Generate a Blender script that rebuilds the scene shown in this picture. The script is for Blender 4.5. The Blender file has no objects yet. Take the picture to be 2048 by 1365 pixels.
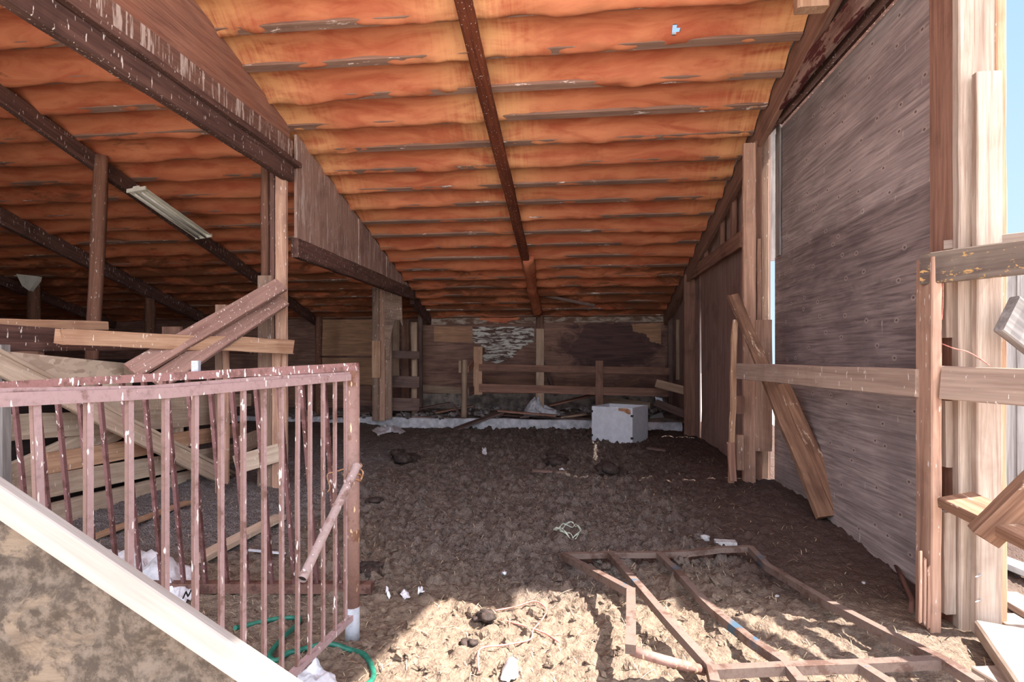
import bpy, math, random
import numpy as np
from mathutils import Vector, Matrix

random.seed(7)
SC = bpy.context.scene
COL = SC.collection
# ------------------------------------------------------------------ view geometry
F, CX, HV, EYE = 1100.0, 1024.0, 719.0, 1.45
TH = math.radians(6.02)
CT, ST = math.cos(TH), math.sin(TH)
YB = 12.2                     # back wall
XR = 2.1                      # line of the wall beside the yard
PITCH = 0.26
def roof_z(y): return 2.415 + PITCH * (YB - y)
def ray(u, v):
    a, b = (u - CX) / F, (HV - v) / F
    return Vector((a * CT - ST, a * ST + CT, b))
def P(u, v, d): return Vector((0, 0, EYE)) + ray(u, v) * d
def G(u, v, z=0.0):
    r = ray(u, v); return P(u, v, (z - EYE) / r.z)
def onX(u, v, X):
    r = ray(u, v); return P(u, v, X / r.x)
def onY(u, v, Y):
    r = ray(u, v); return P(u, v, Y / r.y)
def RF(u, v, off=0.0):        # point on the roof plane, off metres below it
    r = ray(u, v)
    d = (2.415 + PITCH * YB - off - EYE) / (r.z + PITCH * r.y)
    return P(u, v, d)

# ------------------------------------------------------------------ noise
def _h(ix, iy, s):
    n = (ix.astype(np.int64) * 374761393 + iy.astype(np.int64) * 668265263 + s * 974711) & 0xffffffff
    n = ((n ^ (n >> 13)) * 1274126177) & 0xffffffff
    n = (n ^ (n >> 16)) & 0xffffffff
    return n.astype(np.float64) / 4294967295.0
def vn(x, y, s=0):
    x = np.asarray(x, float); y = np.asarray(y, float)
    ix, iy = np.floor(x), np.floor(y)
    fx, fy = x - ix, y - iy
    fx = fx * fx * fx * (fx * (fx * 6 - 15) + 10); fy = fy * fy * fy * (fy * (fy * 6 - 15) + 10)
    a, b = _h(ix, iy, s), _h(ix + 1, iy, s)
    c, d = _h(ix, iy + 1, s), _h(ix + 1, iy + 1, s)
    return ((a + (b - a) * fx) * (1 - fy) + (c + (d - c) * fx) * fy) * 2 - 1
def fbm(x, y, s=0, o=4):
    t, a = 0, 1
    for k in range(o):
        t = t + a * vn(x * 2 ** k, y * 2 ** k, s + k * 17); a *= .5
    return t
def sh(ix, iy, s):
    n = (int(ix) * 374761393 + int(iy) * 668265263 + s * 974711) & 0xffffffff
    n = ((n ^ (n >> 13)) * 1274126177) & 0xffffffff
    return ((n ^ (n >> 16)) & 0xffffffff) / 4294967295.0
def sn(x, y, s=0):
    ix, iy = math.floor(x), math.floor(y); fx, fy = x - ix, y - iy
    fx = fx * fx * (3 - 2 * fx); fy = fy * fy * (3 - 2 * fy)
    a, b, c, d = sh(ix, iy, s), sh(ix + 1, iy, s), sh(ix, iy + 1, s), sh(ix + 1, iy + 1, s)
    return ((a + (b - a) * fx) * (1 - fy) + (c + (d - c) * fx) * fy) * 2 - 1
def sfbm(x, y, s=0, o=4):
    t, a = 0, 1
    for k in range(o):
        t += a * sn(x * 2 ** k, y * 2 ** k, s + k * 17); a *= .5
    return t
def lumps(x, y, c, s, keep=.6):
    x = np.asarray(x, float) / c; y = np.asarray(y, float) / c
    ix, iy = np.floor(x), np.floor(y)
    best = np.zeros_like(x)
    for dx in (-1, 0, 1):
        for dy in (-1, 0, 1):
            jx, jy = ix + dx, iy + dy
            px = jx + .5 + .6 * (_h(jx, jy, s) - .5); py = jy + .5 + .6 * (_h(jx, jy, s + 1) - .5)
            r = (.25 + .4 * _h(jx, jy, s + 2)) * (_h(jx, jy, s + 3) < keep)
            q = r * r - (x - px) ** 2 - (y - py) ** 2 * (1 + .8 * _h(jx, jy, s + 4))
            best = np.maximum(best, np.sqrt(np.maximum(q, 0)))
    return best * c
def smooth(a, b, x):
    t = np.clip((x - a) / (b - a), 0, 1); return t * t * (3 - 2 * t)
def base_h(x, y):
    x = np.asarray(x, float); y = np.asarray(y, float)
    h = .12 * smooth(3.2, 9.0, y)
    h = h + .10 * smooth(1.0, 2.0, x) * smooth(4.0, 5.6, y) * (1 - smooth(6.5, 8, y))
    h = h + .08 * smooth(-3.2, -4.4, x) * smooth(2.5, 4, y)
    return h
def ground_h(x, y):
    x = np.asarray(x, float); y = np.asarray(y, float)
    rough = (.35 + .65 * smooth(1.9, .8, x) * smooth(-3.2, -1.5, x)) * (.6 + .4 * smooth(2.9, 3.8, y))
    h = base_h(x, y) + .022 * fbm(x * 1.3, y * 1.3, 3, 3)
    warp = .022 * fbm(x * 16, y * 16, 91, 3); w2 = .022 * fbm(x * 16, y * 16, 77, 3)
    xx, yy = x + warp, y + w2
    h = h + (1.0 + .45 * smooth(3.0, 3.8, y)) * rough * (.30 * lumps(xx, yy, .16, 21, .45) + .50 * lumps(xx + .3, yy, .085, 41, .5) + .60 * lumps(xx, yy + .7, .045, 61, .55) + .6 * lumps(xx + 2, yy + .7, .026, 67, .5))
    h = h + .009 * fbm(x * 20, y * 20, 5, 4) * (.5 + rough)
    return h
def gz(x, y): return float(ground_h(np.array([x]), np.array([y]))[0])
def GS(u, v, up=0.0):         # the same on top of the clods
    p = GH(u, v)
    z = max(gz(p.x + a, p.y + b) for a, b in ((0, 0), (.015, 0), (-.015, 0), (0, .02), (0, -.02)))
    return Vector((p.x, p.y, z + up))
def GH(u, v, up=0.0):         # point of the dirt floor seen at this place
    z = 0.0
    for _ in range(6):
        p = G(u, v, z); z = float(base_h(p.x, p.y)) + .02 + up
    return G(u, v, z)

# ------------------------------------------------------------------ objects
def tag(o, label=None, cat=None, group=None, kind=None):
    if label: o['label'] = label
    if cat: o['category'] = cat
    if group: o['group'] = group
    if kind: o['kind'] = kind
    return o
def thing(name, loc, label=None, cat=None, group=None, kind=None):
    o = bpy.data.objects.new(name, None); COL.objects.link(o)
    o.empty_display_size = .1
    o.location = loc
    return tag(o, label, cat, group, kind)
def link(name, me, mat, M=None, parent=None, smoothed=False):
    o = bpy.data.objects.new(name, me); COL.objects.link(o)
    if mat: me.materials.append(mat)
    M = M or Matrix.Identity(4)
    if parent is not None:
        o.parent = parent
        q = parent; T = Matrix.Identity(4)
        while q is not None:
            T = Matrix.LocRotScale(q.location, q.rotation_euler, q.scale) @ T; q = q.parent
        M = T.inverted() @ M
    o.location, o.rotation_euler, o.scale = M.to_translation(), M.to_euler(), M.to_scale()
    if smoothed:
        me.polygons.foreach_set('use_smooth', [True] * len(me.polygons))
    return o
def mesh(vs, fs, name='m'):
    me = bpy.data.meshes.new(name); me.from_pydata([tuple(v) for v in vs], [], fs); me.update(); return me
def frame(x, nrm):
    x = x.normalized(); z = nrm - x * nrm.dot(x)
    if z.length < 1e-4: z = Vector((0, 0, 1)) - x * x.z
    z.normalize(); y = z.cross(x)
    return x, y, z
NEG_Y, POS_X, NEG_X, UP = Vector((0, -1, 0)), Vector((1, 0, 0)), Vector((-1, 0, 0)), Vector((0, 0, 1))
CAMW = Vector((ST, -CT, 0))   # towards the viewer, level
def board(name, p0, p1, w, t, face, mat, parent=None, jag=0.0, wob=.0035, taper=1.0, shear=(0, 0), bow=0.0):
    """sawn board, its length on local X, its width on local Y, its face on local Z"""
    p0, p1 = Vector(p0), Vector(p1)
    ax = p1 - p0; L = ax.length
    x, y, z = frame(ax, Vector(face))
    M = Matrix(((x.x, y.x, z.x, p0.x), (x.y, y.y, z.y, p0.y), (x.z, y.z, z.z, p0.z), (0, 0, 0, 1)))
    n = max(3, min(40, int(L / .09)))
    c = min(w, t) * .12
    hw, ht = w / 2, t / 2
    prof = [(-hw + c, -ht), (hw - c, -ht), (hw, -ht + c), (hw, ht - c), (hw - c, ht), (-hw + c, ht), (-hw, ht - c), (-hw, -ht + c)]
    s = random.random() * 1000
    vs, fs = [], []
    for i in range(n + 1):
        f = i / n
        k = 1 + (taper - 1) * f
        o1 = wob * sn(f * L * 3 + s, .3, 1)
        o2 = wob * sn(f * L * 3 + s, 7.3, 2) + bow * math.sin(f * math.pi)
        for j, (a, b) in enumerate(prof):
            e = wob * .6 * sn(f * L * 7 + s, j * 3.1, 3)
            xx = f * L
            if i == 0: xx += shear[0] * a
            if i == n: xx += shear[1] * a
            if jag and i in (0, n): xx += (-1 if i == 0 else 1) * jag * sh(j + s * 10, i, 9)
            vs.append((xx, a * k + o1 + (e if a > 0 else -e), b * k + o2))
    m = len(prof)
    for i in range(n):
        for j in range(m):
            fs.append((i * m + j, (i + 1) * m + j, (i + 1) * m + (j + 1) % m, i * m + (j + 1) % m)[::-1])
    fs.append(tuple(range(m))[::-1]); fs.append(tuple(range(n * m, n * m + m)))
    me = mesh(vs, [f[::-1] if len(f) == 8 else f for f in fs])
    fix(me)
    return link(name, me, mat, M, parent)
def fix(me):
    import bmesh
    bm = bmesh.new(); bm.from_mesh(me)
    bmesh.ops.recalc_face_normals(bm, faces=bm.faces); bm.to_mesh(me); bm.free()
def tube(name, pts, r, mat, parent=None, n=12, cap=True, noise=0.0, sub=0):
    """round (n=12) or square (n=4) section swept along a path"""
    pts = [Vector(p) for p in pts]
    if sub:
        q = []
        for i in range(len(pts) - 1):
            a = pts[max(i - 1, 0)]; b = pts[i]; c = pts[i + 1]; d = pts[min(i + 2, len(pts) - 1)]
            for k in range(sub):
                t = k / sub
                q.append(.5 * ((2 * b) + (c - a) * t + (2 * a - 5 * b + 4 * c - d) * t * t + (3 * b - a - 3 * c + d) * t ** 3))
        q.append(pts[-1]); pts = q
    o = pts[0].copy()
    rr = r if isinstance(r, (list, tuple)) else [r] * len(pts)
    if len(rr) != len(pts): rr = [rr[0] + (rr[-1] - rr[0]) * i / (len(pts) - 1) for i in range(len(pts))]
    vs, fs = [], []
    up = None
    for i, p in enumerate(pts):
        d = (pts[min(i + 1, len(pts) - 1)] - pts[max(i - 1, 0)]).normalized()
        if up is None:
            up = Vector((0, 0, 1)) if abs(d.z) < .9 else Vector((0, -1, 0))
        a = d.cross(up).normalized(); b = a.cross(d).normalized(); up = b
        for j in range(n):
            an = 2 * math.pi * (j + (.5 if n == 4 else 0)) / n
            k = rr[i] * (1.414 if n == 4 else 1)
            if noise: k *= 1 + noise * (random.random() - .5)
            vs.append(p - o + a * math.cos(an) * k + b * math.sin(an) * k)
    for i in range(len(pts) - 1):
        for j in range(n):
            fs.append((i * n + j, i * n + (j + 1) % n, (i + 1) * n + (j + 1) % n, (i + 1) * n + j))
    if cap:
        fs.append(tuple(range(n))[::-1]); fs.append(tuple(range((len(pts) - 1) * n, len(pts) * n)))
    me = mesh(vs, fs); fix(me)
    if n > 4:
        me.polygons.foreach_set('use_smooth', [len(p.vertices) == 4 for p in me.polygons])
    return link(name, me, mat, Matrix.Translation(o), parent)
def log(name, pts, r, mat, parent=None, noise=.16):
    """barked pole, its length on local X as for boards"""
    p0, p1 = Vector(pts[0]), Vector(pts[-1])
    x, y, z = frame(p1 - p0, CAMW); L = (p1 - p0).length
    M = Matrix(((x.x, y.x, z.x, p0.x), (x.y, y.y, z.y, p0.y), (x.z, y.z, z.z, p0.z), (0, 0, 0, 1)))
    n, m = max(4, int(L / .12)), 14
    r0, r1 = r if isinstance(r, tuple) else (r, r)
    s = random.random() * 99
    vs, fs = [], []
    for i in range(n + 1):
        f = i / n; R = r0 + (r1 - r0) * f
        for j in range(m):
            a = 2 * math.pi * j / m
            k = R * (1 + noise * sn(f * L * 2 + s, j * .8 if j < m / 2 else (m - j) * .8, 4))
            vs.append((f * L, math.cos(a) * k, math.sin(a) * k))
    for i in range(n):
        for j in range(m):
            fs.append((i * m + j, i * m + (j + 1) % m, (i + 1) * m + (j + 1) % m, (i + 1) * m + j))
    fs.append(tuple(range(m))); fs.append(tuple(range(n * m, n * m + m)))
    me = mesh(vs, fs); fix(me)
    me.polygons.foreach_set('use_smooth', [len(p.vertices) == 4 for p in me.polygons])
    return link(name, me, mat, M, parent)
def prism(name, pts, ext, mat, parent=None):
    pts = [Vector(p) for p in pts]; ext = Vector(ext); o = pts[0].copy(); n = len(pts)
    vs = [p - o for p in pts] + [p - o + ext for p in pts]
    fs = [tuple(range(n))[::-1], tuple(range(n, 2 * n))] + [(i, (i + 1) % n, n + (i + 1) % n, n + i) for i in range(n)]
    me = mesh(vs, fs); fix(me)
    return link(name, me, mat, Matrix.Translation(o), parent)
def box(name, lo, hi, mat, parent=None):
    (a, b, c), (d, e, f) = lo, hi
    return prism(name, [(a, b, c), (d, b, c), (d, e, c), (a, e, c)], (0, 0, f - c), mat, parent)
def grid(name, X, Y, Z, mat, parent=None, smoothed=True, drop=None):
    """heightfield over 2-D arrays; drop = boolean array of faces to leave out"""
    r, c = X.shape
    me = bpy.data.meshes.new(name)
    co = np.stack([X, Y, Z], -1).reshape(-1, 3)
    i = np.arange(r * c).reshape(r, c)
    q = np.stack([i[:-1, :-1], i[:-1, 1:], i[1:, 1:], i[1:, :-1]], -1).reshape(-1, 4)
    if drop is not None: q = q[~drop.reshape(-1)]
    me.vertices.add(len(co)); me.vertices.foreach_set('co', co.reshape(-1))
    me.loops.add(q.size); me.loops.foreach_set('vertex_index', q.reshape(-1).astype(np.int32))
    me.polygons.add(len(q)); me.polygons.foreach_set('loop_start', np.arange(0, q.size, 4, dtype=np.int32))
    try: me.polygons.foreach_set('loop_total', np.full(len(q), 4, dtype=np.int32))
    except Exception: pass
    me.update(calc_edges=True); me.validate()
    if smoothed: me.polygons.foreach_set('use_smooth', np.ones(len(q), dtype=bool))
    return link(name, me, mat, None, parent)
def lump_mesh(r, flat=.6, rough=.35, seed=0, ring=10, seg=14):
    vs, fs = [], []
    for i in range(ring + 1):
        th = math.pi * i / ring
        for j in range(seg):
            ph = 2 * math.pi * j / seg
            d = Vector((math.sin(th) * math.cos(ph), math.sin(th) * math.sin(ph), math.cos(th)))
            k = 1 + rough * sfbm(d.x * 1.7 + d.z + seed * 5.3, d.y * 1.7 - d.z * .7 + seed, seed, 3)
            vs.append((d.x * r * k, d.y * r * k, d.z * r * k * flat))
    for i in range(ring):
        for j in range(seg):
            fs.append((i * seg + j, i * seg + (j + 1) % seg, (i + 1) * seg + (j + 1) % seg, (i + 1) * seg + j))
    return vs, fs

# ------------------------------------------------------------------ materials
def lin(c): return tuple(((x / 255) / 12.92 if x / 255 <= .04045 else ((x / 255 + .055) / 1.055) ** 2.4) for x in c) + (1.0,)
class NT:
    def __init__(s, name):
        s.m = bpy.data.materials.new(name); s.m.use_nodes = True
        s.t = s.m.node_tree; s.t.nodes.clear()
        s.out = s.n('ShaderNodeOutputMaterial'); s.b = s.n('ShaderNodeBsdfPrincipled')
        s.l(s.b.outputs[0], s.out.inputs[0])
    def n(s, t, **k):
        x = s.t.nodes.new(t)
        for a, b in k.items(): setattr(x, a, b)
        return x
    def l(s, a, b): s.t.links.new(a, b)
    def coord(s, which='Object', scale=(1, 1, 1), rnd=True):
        if which == 'World': o = s.n('ShaderNodeNewGeometry').outputs['Position']
        else: o = s.n('ShaderNodeTexCoord').outputs[which]
        if rnd and which == 'Object':
            oi = s.n('ShaderNodeObjectInfo')
            mu = s.n('ShaderNodeMath', operation='MULTIPLY'); mu.inputs[1].default_value = 53.7
            s.l(oi.outputs['Random'], mu.inputs[0])
            ad = s.n('ShaderNodeVectorMath', operation='ADD'); s.l(o, ad.inputs[0]); s.l(mu.outputs[0], ad.inputs[1]); o = ad.outputs[0]
        mp = s.n('ShaderNodeMapping'); mp.inputs['Scale'].default_value = scale; s.l(o, mp.inputs[0])
        return mp.outputs[0]
    def noise(s, vec, scale=1, detail=5, rough=.6, dist=0):
        x = s.n('ShaderNodeTexNoise'); x.inputs['Scale'].default_value = scale; x.inputs['Detail'].default_value = detail
        x.inputs['Roughness'].default_value = rough; x.inputs['Distortion'].default_value = dist
        s.l(vec, x.inputs['Vector']); return x.outputs['Fac']
    def rampf(s, fac, a, b):
        x = s.n('ShaderNodeMapRange'); x.inputs[1].default_value = a; x.inputs[2].default_value = b; x.clamp = True
        x.interpolation_type = 'SMOOTHSTEP'
        s.l(fac, x.inputs[0]); return x.outputs[0]
    def mix(s, f, a, b, mode='MIX'):
        x = s.n('ShaderNodeMix', data_type='RGBA', blend_type=mode)
        if hasattr(f, 'links'): s.l(f, x.inputs[0])
        else: x.inputs[0].default_value = f
        for v, i in ((a, 6), (b, 7)):
            if hasattr(v, 'links'): s.l(v, x.inputs[i])
            else: x.inputs[i].default_value = v
        return x.outputs[2]
    def math(s, op, a, b=0.0):
        x = s.n('ShaderNodeMath', operation=op)
        for v, i in ((a, 0), (b, 1)):
            if hasattr(v, 'links'): s.l(v, x.inputs[i])
            else: x.inputs[i].default_value = v
        return x.outputs[0]
    def bump(s, h, strength=.3, dist=.01):
        x = s.n('ShaderNodeBump'); x.inputs['Strength'].default_value = strength; x.inputs['Distance'].default_value = dist
        s.l(h, x.inputs['Height']); s.l(x.outputs[0], s.b.inputs['Normal'])
    def done(s, color, rough=.85, spec=.25, metal=0.0):
        if hasattr(color, 'links'): s.l(color, s.b.inputs['Base Color'])
        else: s.b.inputs['Base Color'].default_value = color
        s.b.inputs['Roughness'].default_value = rough; s.b.inputs['Metallic'].default_value = metal
        s.b.inputs['Specular IOR Level'].default_value = spec
        return s.m

def wood(name, light, dark, stain_shade=(60, 42, 36), stain_amt=.35, splat=0.0, axis=0, which='Object', gs=1.0, flake=None, flake_amt=0.0, streak=0.0, flake_sc=9):
    k = NT(name)
    lo, hi = .9 * gs, 16 * gs
    sc = [hi, hi, hi]; sc[axis] = lo
    v = k.coord(which, tuple(sc))
    g = k.noise(v, 1.0, 6, .65, .6)
    sc2 = [70 * gs] * 3; sc2[axis] = 3 * gs
    g2 = k.noise(k.coord(which, tuple(sc2)), 1.0, 3, .6)
    f = k.math('ADD', k.math('MULTIPLY', k.rampf(g, .3, .72), .65), k.math('MULTIPLY', k.rampf(g2, .25, .75), .35))
    c = k.mix(f, lin(dark), lin(light))
    iso = k.coord(which, (1, 1, 1))
    big = k.noise(iso, 2.2, 4, .6, .4)
    c = k.mix(k.math('MULTIPLY', k.rampf(big, .48, .72), stain_amt), c, lin(stain_shade))
    oi = k.n('ShaderNodeObjectInfo')
    hsv = k.n('ShaderNodeHueSaturation')
    k.l(k.math('ADD', k.math('MULTIPLY', oi.outputs['Random'], .3), .85), hsv.inputs['Value']); k.l(c, hsv.inputs['Color']); c = hsv.outputs[0]
    if flake:
        scf = [flake_sc] * 3; scf[axis] = 2.5 if flake_sc < 20 else flake_sc * .6
        fl = k.rampf(k.noise(k.coord(which, tuple(scf)), 1.0, 6, .7, .3), .56 - .2 * flake_amt, .6 - .2 * flake_amt)
        c = k.mix(fl, c, lin(flake))
    if splat:
        w = k.noise(k.coord('World', (60, 60, 13)), 1.0, 2, .5)
        sp = k.rampf(w, .70 - .08 * splat, .735 - .08 * splat)
        c = k.mix(k.math('MULTIPLY', sp, .85), c, lin((226, 216, 208)))
    if streak:
        w = k.noise(k.coord('World', (30, 30, 2.2)), 1.0, 4, .65)
        c = k.mix(k.math('MULTIPLY', k.rampf(w, .60 - .1 * streak, .68 - .1 * streak), .75), c, lin((206, 190, 180)))
    k.bump(k.math('ADD', g, k.math('MULTIPLY', g2, .5)), .35, .006)
    return k.done(c, .82, .2)
def metal_paint(name, base, rust, rust_amt=.5, splat=0.0, spl_col=(232, 222, 216), other=None, other_amt=0, rough=.55):
    k = NT(name)
    iso = k.coord('Object', (1, 1, 1))
    a = k.noise(iso, 7, 6, .7)
    c = k.mix(k.rampf(a, .62 - .25 * rust_amt, .72 - .25 * rust_amt), lin(base), lin(rust))
    b = k.noise(iso, 45, 4, .7)
    c = k.mix(k.math('MULTIPLY', k.rampf(b, .45, .75), .35), c, lin([x * .7 for x in rust]))
    if other:
        o = k.noise(k.coord('Object', (2.2, 2.2, 2.2)), 1, 5, .65)
        c = k.mix(k.rampf(o, .66 - .2 * other_amt, .71 - .2 * other_amt), c, lin(other))
    if splat:
        w = k.noise(k.coord('World', (62, 62, 17)), 1.0, 2, .5)
        c = k.mix(k.math('MULTIPLY', k.rampf(w, .68 - .08 * splat, .71 - .08 * splat), .85), c, lin(spl_col))
    k.bump(k.math('ADD', a, b), .25, .003)
    return k.done(c, rough, .35)
def plain(name, col, rough=.6, var=.15, scale=12, spec=.3, dirt=None, dirt_amt=0, trans=0):
    k = NT(name)
    v = k.coord('Object', (1, 1, 1))
    a = k.noise(v, scale, 5, .65)
    c = k.mix(k.math('MULTIPLY', k.rampf(a, .3, .7), 1.0), lin([x * (1 - var) for x in col]), lin([min(255, x * (1 + var * .4)) for x in col]))
    if dirt:
        d = k.noise(v, scale * .5, 6, .75, .5)
        c = k.mix(k.rampf(d, .66 - .2 * dirt_amt, .74 - .2 * dirt_amt), c, lin(dirt))
    k.bump(a, .15, .004)
    m = k.done(c, rough, spec)
    if trans: k.b.inputs['Subsurface Weight'].default_value = 0
    return m

W_BROWN = wood('wood_brown', (164, 124, 106), (112, 80, 68), splat=.0)
W_REDBROWN = wood('wood_red_brown', (122, 66, 44), (70, 32, 22), (48, 26, 20), .6, splat=.25)
W_BEAM = wood('wood_beam_dark', (118, 86, 76), (72, 50, 46), (48, 34, 32), .5, splat=.45)
W_STREAK = wood('wood_streaked', (140, 104, 90), (98, 70, 62), (80, 58, 52), .4, splat=.3, streak=.75)
W_POST = wood('wood_post', (200, 162, 140), (144, 106, 88), (116, 88, 78), .5, splat=.25)
W_POSTGREY = wood('wood_post_grey', (166, 138, 120), (112, 88, 76), (90, 72, 66), .5, splat=.3)
W_RAIL = wood('wood_rail_grey_brown', (180, 156, 140), (136, 112, 100), (116, 92, 82), .4, splat=.15)
W_TAN = wood('wood_tan', (196, 160, 132), (146, 108, 84), (128, 84, 66), .35, splat=.15)
W_PALE = wood('wood_pale_dusty', (206, 186, 166), (158, 134, 116), (134, 112, 98), .4, splat=.25)
W_SUN = wood('wood_sun_bleached', (194, 178, 164), (136, 112, 98), (126, 102, 88), .4)
W_GREY = wood('wood_weathered_grey', (168, 160, 156), (110, 104, 102), (92, 84, 80), .5)
W_DARKRAIL = wood('wood_dark_rail', (128, 112, 100), (82, 68, 62), (62, 46, 44), .7, flake=(170, 132, 84), flake_amt=-.12, flake_sc=34)
W_BACK = wood('wood_back_fence', (156, 116, 98), (112, 82, 70), (80, 60, 56), .5)
W_BACKPALE = wood('wood_back_pale', (190, 162, 138), (140, 114, 96), (112, 90, 78), .4)
W_DEBRIS = wood('wood_debris', (134, 108, 98), (88, 70, 66), (54, 44, 44), .5)
W_PEEL = wood('wood_peeling', (176, 148, 136), (122, 94, 86), (84, 48, 48), .6, flake=(84, 44, 44), flake_amt=.5)
W_BARK = wood('wood_barked', (164, 126, 102), (98, 68, 54), (78, 56, 48), .5, flake=(190, 164, 142), flake_amt=-.12)
W_PURLIN = wood('wood_purlin', (164, 128, 110), (124, 94, 82), (106, 80, 72), .4, flake=(224, 206, 198), flake_amt=-.22)
W_POLE = wood('wood_pole', (142, 102, 84), (96, 64, 52), (74, 52, 46), .5, splat=.2)
def _osb():
    k = NT('strand_board')
    nz = k.n('ShaderNodeTexNoise'); nz.inputs['Scale'].default_value = 14; k.l(k.coord('World', (1, 1, 1)), nz.inputs['Vector'])
    vo = k.n('ShaderNodeTexVoronoi'); vo.inputs['Scale'].default_value = 1.0
    ad = k.n('ShaderNodeVectorMath', operation='ADD'); k.l(k.coord('World', (1, 11, 26)), ad.inputs[0]); k.l(nz.outputs['Color'], ad.inputs[1])
    k.l(ad.outputs[0], vo.inputs['Vector'])
    bw = k.n('ShaderNodeRGBToBW'); k.l(vo.outputs['Color'], bw.inputs[0])
    c = k.mix(bw.outputs[0], lin((156, 134, 116)), lin((206, 186, 166)))
    w = k.noise(k.coord('World', (1, 1, 1)), 7, 5, .7)
    c = k.mix(k.math('MULTIPLY', k.rampf(w, .55, .68), .7), c, lin((116, 100, 90)))
    k.bump(bw.outputs[0], .3, .004); return k.done(c, .85, .2)
W_OSB = _osb()
PINK = metal_paint('pink_brown_paint', (166, 138, 137), (122, 92, 86), .3, splat=.2, rough=.45)
BROWNPAINT = metal_paint('brown_paint', (128, 88, 84), (98, 62, 56), .5, splat=.75)
BACKBAR = metal_paint('dull_brown_paint', (120, 84, 84), (92, 60, 56), .5, splat=.35)
PIPE = metal_paint('rusty_pink_pipe', (142, 110, 101), (118, 82, 66), .5, splat=.25, spl_col=(220, 190, 150))
BAREPIPE = metal_paint('bare_grey_pipe', (176, 178, 186), (140, 130, 126), .3, rough=.5)
PALEPIPE = metal_paint('pale_scuffed_pipe', (166, 144, 140), (130, 102, 94), .45, splat=.3, other=(196, 204, 208), other_amt=.3)
RUSTBLUE = metal_paint('rust_with_blue_paint', (112, 94, 86), (88, 66, 58), .5, other=(62, 84, 102), other_amt=.25, rough=.55)
RUSTPLAIN = metal_paint('dark_rust', (112, 80, 70), (78, 52, 46), .5)
WHITEPAINT = plain('white_board', (206, 206, 214), .6, .06, 10, dirt=(70, 58, 54), dirt_amt=-.1)
BLACKIRON = plain('black_iron', (52, 46, 46), .6)
PLASTIC = plain('white_plastic_film', (222, 222, 228), .35, .12, 18, .4)
DULLPLASTIC = plain('dirty_plastic_film', (188, 186, 192), .5, .2, 14, .3, dirt=(110, 100, 96), dirt_amt=.1)
HOSE = plain('green_hose', (38, 108, 90), .4, .2, 30, .4)
TWINE = plain('tan_twine', (176, 130, 98), .9, .25, 60)
PALETWINE = plain('pale_green_twine', (196, 204, 188), .8, .2, 60)
REDTWINE = plain('red_pink_twine', (214, 132, 120), .8, .2, 60)
DUNG = plain('dark_dung', (62, 50, 46), .8, .4, 25)
STONE = plain('grey_stone', (184, 182, 184), .8, .2, 20)
FIXTURE = plain('white_enamel', (226, 220, 206), .4, .06, 8, .4)
TUBE = plain('frosted_glass_tube', (206, 200, 190), .25, .1, 8, .5)
INK = plain('black_ink', (28, 28, 32), .5)
CONC = plain('limewashed_concrete', (196, 194, 200), .85, .2, 7, dirt=(104, 92, 86), dirt_amt=.18)
CONCDARK = plain('stained_concrete', (134, 122, 114), .9, .35, 5, dirt=(60, 52, 50), dirt_amt=.35)
ALU = plain('dull_aluminium', (190, 200, 204), .4, .1, 10, .5)

def mk_ply(name, light, dark, gs=1.0, plane='X', stain_shade=(66, 56, 54), amt=.5, knots=True, white=0.0):
    """sheet with plywood figure running on Y (plane X) or X (plane Y)"""
    k = NT(name)
    sc = (1, .55, 6.5) if plane == 'X' else (.55, 1, 6.5)
    g = k.noise(k.coord('World', tuple(x * gs for x in sc)), 1.6, 8, .68, 1.6)
    sc2 = (1, 2.2, 70) if plane == 'X' else (2.2, 1, 70)
    g2 = k.noise(k.coord('World', sc2), 1, 4, .6)
    f = k.math('ADD', k.math('MULTIPLY', k.rampf(g, .36, .64), .55), k.math('MULTIPLY', k.rampf(g2, .36, .64), .45))
    c = k.mix(f, lin([x * .9 for x in dark]), lin(light))
    big = k.noise(k.coord('World', (1, 1, 1.4)), .9, 5, .6, .3)
    c = k.mix(k.math('MULTIPLY', k.rampf(big, .42, .66), amt), c, lin(stain_shade))
    if knots:
        vo = k.n('ShaderNodeTexVoronoi', voronoi_dimensions='2D'); vo.inputs['Scale'].default_value = 3.6
        sx = k.n('ShaderNodeSeparateXYZ'); k.l(k.coord('World', (.8, .8, 1.15)), sx.inputs[0])
        cx = k.n('ShaderNodeCombineXYZ'); k.l(sx.outputs['Y' if plane == 'X' else 'X'], cx.inputs[0]); k.l(sx.outputs['Z'], cx.inputs[1])
        k.l(cx.outputs[0], vo.inputs['Vector'])
        d = vo.outputs['Distance']
        c = k.mix(k.math('MULTIPLY', k.rampf(d, .10, .06), .42), c, lin((190, 172, 164)))
        c = k.mix(k.math('MULTIPLY', k.rampf(d, .045, .025), .8), c, lin((70, 56, 52)))
        w = k.noise(k.coord('World', (26, 26, 5)), 1, 2, .5)
        c = k.mix(k.math('MULTIPLY', k.rampf(w, .72, .76), .7), c, lin((206, 196, 188)))
    k.bump(k.math('ADD', g, g2), .3, .006)
    return k.done(c, .8, .25)
PLY_R = mk_ply('plywood_door', (184, 168, 164), (136, 122, 120), stain_shade=(102, 90, 90))
PLY_R2 = mk_ply('plywood_door_dark', (158, 142, 138), (110, 96, 96), stain_shade=(86, 74, 76))
PLY_RV = wood('plywood_vertical', (176, 144, 132), (130, 102, 94), (100, 78, 74), .5, axis=2, which='World')
PLY_B = mk_ply('plywood_back', (160, 122, 106), (116, 86, 76), plane='Y', stain_shade=(96, 66, 62), amt=.6, knots=False)
PLY_BT = mk_ply('plywood_back_tan', (196, 150, 118), (160, 120, 94), plane='Y', stain_shade=(134, 98, 80), amt=.4, knots=False)
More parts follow.
